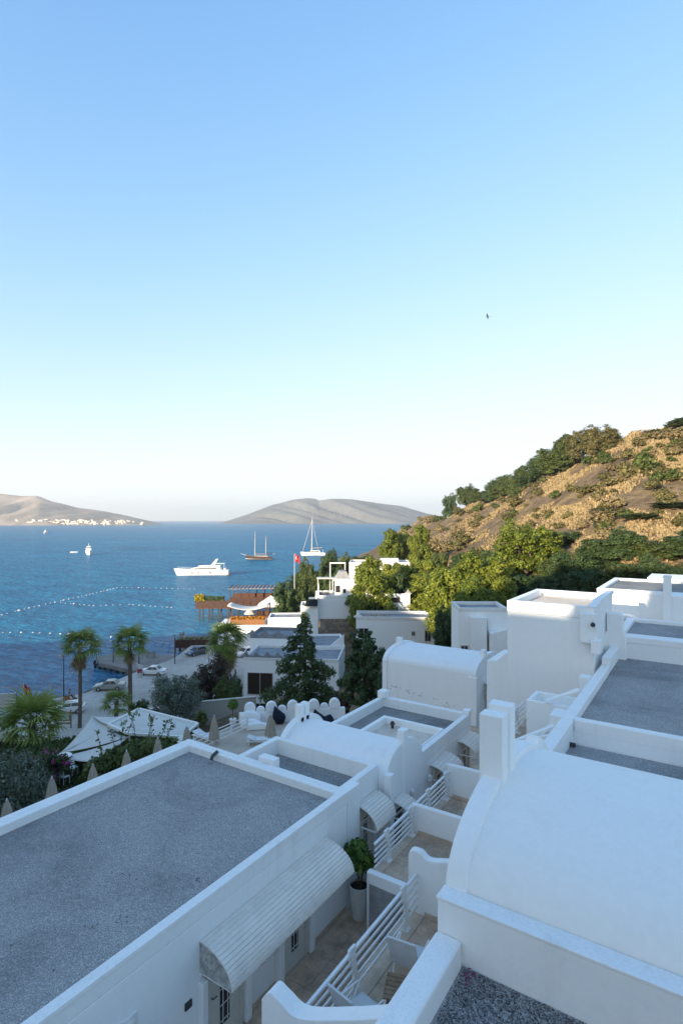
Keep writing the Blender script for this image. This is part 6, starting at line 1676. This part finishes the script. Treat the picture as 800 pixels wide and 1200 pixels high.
def palm(label, loc, h, nf, sc_, skirt, seed, trunk_r=.24, skirt_len=1.0):
    rs = random.Random(seed); t = thing('fan_palm', label, 'palm tree', (0,0,0), 'fan palms by the quay')
    pts = []; rad = []; k = 60
    for i in range(k+1):
        z = h*i/k; pts.append((.12*math.sin(z*.25+seed), .10*math.sin(z*.2), z)); rad.append(trunk_r*(1.35 if i == 0 else 1.0 - .25*i/k)*(1.06 if i % 2 else .95))
    MB().tube(pts, rad, 10).build('trunk', PBARK, t)
    bt = MB()                                     # old leaf bases under the crown
    for i in range(40):
        a = i*2.4; z = h - .1 - 1.5*i/40; r = trunk_r*.85
        bt.add([(r*math.cos(a-.25), r*math.sin(a-.25), z), (r*math.cos(a+.25), r*math.sin(a+.25), z), (r*1.7*math.cos(a), r*1.7*math.sin(a), z+.35)], [(0,1,2)])
    bt.build('leaf_bases', PBARK, t)
    top = Vector((pts[-1][0], pts[-1][1], h))
    for i in range(nf):
        a = i*2.39996; u = (i+.5)/nf; el = R(78 - (100 if skirt < 30 else 128)*u + rs.uniform(-9, 9))
        o = bpy.data.objects.new('frond', FM[rs.randrange(3)]); COL.objects.link(o); o.parent = t
        o.location = top + Vector((.1*math.cos(a), .1*math.sin(a), .12 - .35*u)); o.rotation_euler = (rs.uniform(-.3,.3), -el, a); s = sc_*rs.uniform(.85,1.12)*(.8 if u < .15 else 1); o.scale = (s, s, s)
    for i in range(skirt):
        a = i*2.39996+.7; u = (i+.5)/skirt
        o = bpy.data.objects.new('dry_frond', FD[i % 2]); COL.objects.link(o); o.parent = t
        o.location = top + Vector((0,0,-.3 - u*skirt_len)); o.rotation_euler = (rs.uniform(-.3,.3), R(62 + rs.uniform(-6, 16)), a); s = sc_*rs.uniform(.8,1.0); o.scale = (s, s, s)
    t.location = loc
    return t
def palm_at(label, px, d, ycrown, **kw):
    z0 = kw.pop('z0', QZ - .1); p = W(px, d, 0); p.z = z0
    return palm(label, p, CAMZ - (ycrown-HORY)/FPX*d - z0, **kw)
palm_at('tall fan palm with some dry hanging fronds beside the notice board', 93, 66, 757, nf=27, sc_=1.32, skirt=9, seed=1)
palm_at('fan palm with stubby leaf bases under its crown before the silver car', 152, 70, 753, nf=26, sc_=1.28, skirt=3, seed=2, trunk_r=.3)
palm_at('broad fan palm with a thick skirt of dry fronds and sunlit top', 265, 84, 750, nf=36, sc_=1.7, skirt=40, seed=3, trunk_r=.45, skirt_len=2.6)
palm_at('low spreading fan palm among magenta flowers in the garden', 39, 44, 850, nf=30, sc_=1.5, skirt=16, seed=4, z0=8.3, trunk_r=.3, skirt_len=1.2)
palm_at('small yellow green fan palm growing beside the sail canopy', 137, 55, 823, nf=22, sc_=.8, skirt=0, seed=5, z0=6.4, trunk_r=.2)
# ---------------------------------------------------------------- potted plants and garden planting
POTW = basic('white_pot', (.70,.70,.68), .5, .08, 3, .1, 30)
SOIL = basic('soil', (.05,.035,.025), .95, .3, 9, .5, 30)
pt_ = thing('potted_tree', 'small leafy tree in a tall white ribbed pot by the white wall', 'potted plant', (0,0,0))
n = 28; V = []; F = []; prof = [(.20,0),(.235,.3),(.265,.62),(.29,.80),(.30,.86),(.275,.87),(.265,.80)]
for r, z in prof:
    for k in range(n):
        q = 2*math.pi*k/n; rr = r*(1 - (.022 if k % 2 else 0)); V.append((rr*math.cos(q), rr*math.sin(q), z))
for i in range(len(prof)-1):
    for k in range(n): F.append((i*n+k, i*n+(k+1) % n, (i+1)*n+(k+1) % n, (i+1)*n+k))
F.append(tuple(range(n-1,-1,-1)))
MB().add(V, F).build('pot', POTW, pt_, smooth=False); MB().lathe([(.27,.78),(.02,.80)], 20).build('soil', SOIL, pt_)
stm = MB(); tops_ = [(.16,.05,1.45),(-.14,.1,1.5),(.02,-.16,1.55),(-.05,.02,1.75),(.2,-.1,1.7)]
for q in tops_: stm.tube([(q[0]*.25,q[1]*.25,.76),(q[0]*.5,q[1]*.5,1.1),q], [.022,.018,.008], 6)
stm.build('stem', BARK, pt_)
obj('crown', crown(61, [(.2,.08,1.5,.26,.26,.22),(-.2,.12,1.55,.26,.26,.22),(.02,-.2,1.55,.25,.25,.22),(-.05,.02,1.82,.27,.27,.22),(.2,-.14,1.72,.22,.22,.2),(-.28,-.1,1.68,.18,.18,.16)], 1000, .105, .4, 8, .5, 1.9), pt_, leaf_mat('citrus_leaves', [(.04,.09,.018),(.08,.15,.028),(.13,.20,.04),(.19,.24,.055)], .25, (.2,.3,.04)))
pt_.location = G(421, 1074, 9.43); pt_.scale = (.86, .86, .9)
bp_ = thing('potted_ball_tree', 'clipped ball tree in a white pot on the pool terrace', 'potted plant', (0,0,0))
MB().lathe([(.17,0),(.25,.45),(.26,.5),(.22,.5)], 16).build('pot', POTW, bp_); MB().tube([(0,0,.45),(0,0,1.3)], .03, 6).build('stem', BARK, bp_)
obj('crown', crown(62, [(0,0,1.5,.36,.36,.36)], 900, .07, .75, 30, .3), bp_, MATS['citrus_leaves'])
q = G(273, 851, 14.2); bp_.location = (q.x, q.y, ZP)
FLM = leaf_mat('magenta_flowers', [(.22,.02,.12),(.38,.04,.22),(.50,.09,.32)], .3, (.5,.05,.3))
def shrubbery(name, label, cat, px, d, zb, w, h, lm, flowers=0, seed=0, leaf=.12, n=2600):
    t = thing(name, label, cat, (0,0,0)); rs = random.Random(seed); bl = []
    for i in range(7):
        a = i*2.4; rr = w*.3*math.sqrt(i/7); s = w*rs.uniform(.16,.24); bl.append((rr*math.cos(a), rr*math.sin(a), h*rs.uniform(.35,.75), s, s, h*rs.uniform(.2,.3)))
    m = MB(); limbs(m, (0,0,-.2), [b[:3] for b in bl], .03, rs); m.build('stems', BARK, t)
    obj('foliage', crown(seed+70, bl, n, leaf, .4, 7, .4), t, LM[lm])
    if flowers: obj('blossoms', crown(seed+90, [(b[0]*1.1,b[1]*1.1,b[2]*1.05,b[3],b[4],b[5]) for b in bl], flowers, .11, .7, 3, .25), t, FLM)
    p = W(px, d, 0); t.location = (p.x, p.y, zb); return t
shrubbery('flowering_shrub', 'magenta flowering bougainvillea below the low spreading palm', 'shrub', 52, 34, 8.9, 4.2, 3.0, 'dark', 420, 1)
shrubbery('flowering_shrub', 'small magenta flowering shrub beside the garden chairs', 'shrub', 68, 35, 9.0, 1.8, 2.2, 'dark', 200, 2, n=1200)
shrubbery('garden_shrub', 'leafy green garden shrub beside the white garden chairs', 'shrub', 95, 29.5, 9.0, 2.6, 2.6, 'mid', 0, 3)
shrubbery('garden_shrub', 'dark green shrub under the shade sails', 'shrub', 78, 38, 8.6, 4.5, 1.6, 'dark', 0, 4)
shrubbery('garden_shrub', 'green shrub at the foot of the fence near the parasols', 'shrub', 30, 31, 8.8, 4.0, 2.2, 'dark', 0, 5)
shrubbery('garden_shrub', 'small green shrub between canopy corner and loungers', 'shrub', 236, 45, 9.0, 1.4, 1.7, 'mid', 0, 6, n=900)
shrubbery('garden_shrub', 'low shrub at the base of the fan palm by the canopy', 'shrub', 163, 56, 5.6, 2.8, 2.2, 'mid', 0, 8)
# climbing vine along the fence, long shoots reaching over the canopy
vn = thing('climbing_vine', 'dense dark green climbing vine with long shoots over the white canopy edge', 'vine', G(150, 885, 14) - Vector((0,0,2)))
vb = []; sh = MB(); vo = ORG[vn]
for k in range(15):
    t_ = k/14; p = W(112 + 92*t_, 33.5 + 2.6*t_, 0); zz = 10.9 + .75*math.sin(t_*math.pi)*.6 + rng.uniform(-.1,.25); vb.append((p.x-vo.x, p.y-vo.y, zz-vo.z, .75, .75, .65))
V_ = []; rs = np.random.RandomState(3); cs_, ns_ = [], []
for (px, py, qx, qy) in ((148,868,163,835),(172,872,182,846),(160,870,152,840),(188,868,200,850),(135,880,128,862),(120,890,112,862),(195,866,205,858),(142,874,146,852),(178,870,176,842)):
    a = G(px, py, 14.5); b = G(qx, qy, 14.0); pts = [a.lerp(b, i/12) + Vector((0,0,.55*math.sin(i/12*math.pi*.8))) for i in range(13)]
    sh.tube(pts, [.02]*12 + [.008], 5)
    for i in range(26):
        u = rng.random(); j = min(11, int(u*12)); p = pts[j].lerp(pts[j+1], u*12-j); cs_.append(Vector(p) - vo + Vector((rng.gauss(0,.09), rng.gauss(0,.09), rng.gauss(0,.09)))); ns_.append((rng.gauss(0,1), rng.gauss(0,1), 1))
sh.build('shoot', BARK, vn)
obj('foliage', leaves_mesh(np.array([tuple(c) for c in cs_]), np.array(ns_), .13, rs), vn, LM['mid'])
obj('foliage', crown(77, vb, 7000, .15, .4, 7, .45), vn, LM['mid'])
# white garden chairs and a small table
def garden_chair(label, px, py, rot):
    c = thing('garden_chair', label, 'chair', (0,0,0), 'white garden chairs')
    MB().box(-.22,.22,-.22,.22,.43,.47).build('seat', WMET, c)
    for x in (-.2,.2):
        for y in (-.2,.2): MB().box(x-.02,x+.02,y-.02,y+.02,0,.9 if y > 0 else .43).build('leg', WMET, c)
    for z in (.6,.74,.88): MB().box(-.2,.2,.185,.215,z-.03,z+.03).build('back_slat', WMET, c)
    q = G(px, py, 16.6); c.location = (q.x, q.y, q.z); c.rotation_euler = (0,0,HEAD+rot)
garden_chair('white slatted garden chair standing by the vine', 76, 918, R(150)); garden_chair('white slatted garden chair partly behind its twin', 86, 907, R(60))
gt = thing('garden_table', 'round pale garden table beside the white chairs', 'table', (0,0,0))
MB().lathe([(.5,.70),(.5,.74),(.02,.745)], 20).build('top', WMET, gt); MB().tube([(0,0,0),(0,0,.7)], .04, 8).build('stem', WMET, gt); MB().lathe([(.25,0),(.22,.04),(.04,.06)], 14).build('foot', WMET, gt)
gt.location = G(75, 898, 16.5)
# garden lawn slope and planting bed, grass too fine to count
def lawn():
    rs = np.random.RandomState(9); C_ = []
    while len(C_) < 14000:
        px = rs.uniform(-40, 230); d = rs.uniform(27, 50); p = W(px, d, 0); C_.append((p.x, p.y, ground_z(px, d)))
    C_ = np.array(C_); n = len(C_); a = rs.uniform(0, 6.28, n); s = rs.uniform(.12,.4,(n,1)); w = np.stack([np.cos(a), np.sin(a), np.zeros(n)], 1)*s*.3; l = np.stack([rs.normal(0,.3,n), rs.normal(0,.3,n), np.ones(n)], 1)*s
    return fast_mesh('grass', np.stack([C_-w, C_+w, C_+l, C_-w*.4+l*.7], 1).reshape(-1,3), np.arange(4*n).reshape(-1,4))
tag(obj('grass', lawn(), None, LM['dark'], 'stuff'), 'dark green ground cover of the garden', 'grass', kind='stuff')
# distant town on the headland: tiny white cubes and pale cuttings, read as one mass
def town():
    rs = random.Random(2); m = MB()
    for k in range(420):
        px = rs.triangular(-60, 175, 70); d = 2560 + rs.random()**2*170; z = rs.uniform(2, 7) + rs.random()**2*20
        s = rs.uniform(3, 8); p = W(px, d, 0); m.obox((p.x, p.y, z), VIEWR, (s, s*.7, rs.uniform(2,4)))
    return m.build('distant_town', TERRA, None, kind='stuff')
tag(town(), 'white town strung along the foot of the headland', 'town', kind='stuff')
# a bird
bd = thing('bird', 'small dark bird gliding high in the sky', 'bird', (0,0,0))
V = []; F = []; prof = [(-.28,.0),(-.2,.03),(-.05,.06),(.1,.055),(.2,.04),(.27,.035),(.33,.005)]
for x, r in prof:
    for k in range(8): V.append((x, r*math.cos(k*math.pi/4), r*.85*math.sin(k*math.pi/4)))
for i in range(len(prof)-1):
    for k in range(8): F.append((i*8+k, i*8+(k+1) % 8, (i+1)*8+(k+1) % 8, (i+1)*8+k))
for s in (-1, 1):
    b = len(V); V += [(.12,s*.04,.02),(-.1,s*.04,.02),(.14,s*.35,.10),(-.06,s*.38,.10),(.0,s*.75,.04),(-.06,s*.72,.04)]; F += [(b,b+1,b+3,b+2),(b+2,b+3,b+5,b+4)]
b = len(V); V += [(-.26,-.02,0),(-.26,.02,0),(-.45,.08,0),(-.45,-.08,0)]; F.append((b,b+1,b+2,b+3))
MB().add(V, F).build('body', DMET, bd, smooth=True)
bd.location = W(571, 90, py=371); bd.rotation_euler = (R(15), 0, HEAD+R(160))
# ---------------------------------------------------------------- the evening air over the bay
def haze_box(dens):
    m = bpy.data.materials.new('sea_haze'); nt, N, L = nodes_of(m)
    out = N.new('ShaderNodeOutputMaterial'); v = N.new('ShaderNodeVolumePrincipled')
    v.inputs['Color'].default_value = (.86, .92, 1, 1); v.inputs['Density'].default_value = dens; v.inputs['Anisotropy'].default_value = .2
    L.new(v.outputs[0], out.inputs['Volume'])
    o = MB().box(-10000, 10000, -10000, 10000, -5.5, 300).build('haze', m, None, kind='stuff')
    tag(o, 'thin pale evening haze over the bay', 'haze', kind='stuff')
haze_box(1.3e-4)
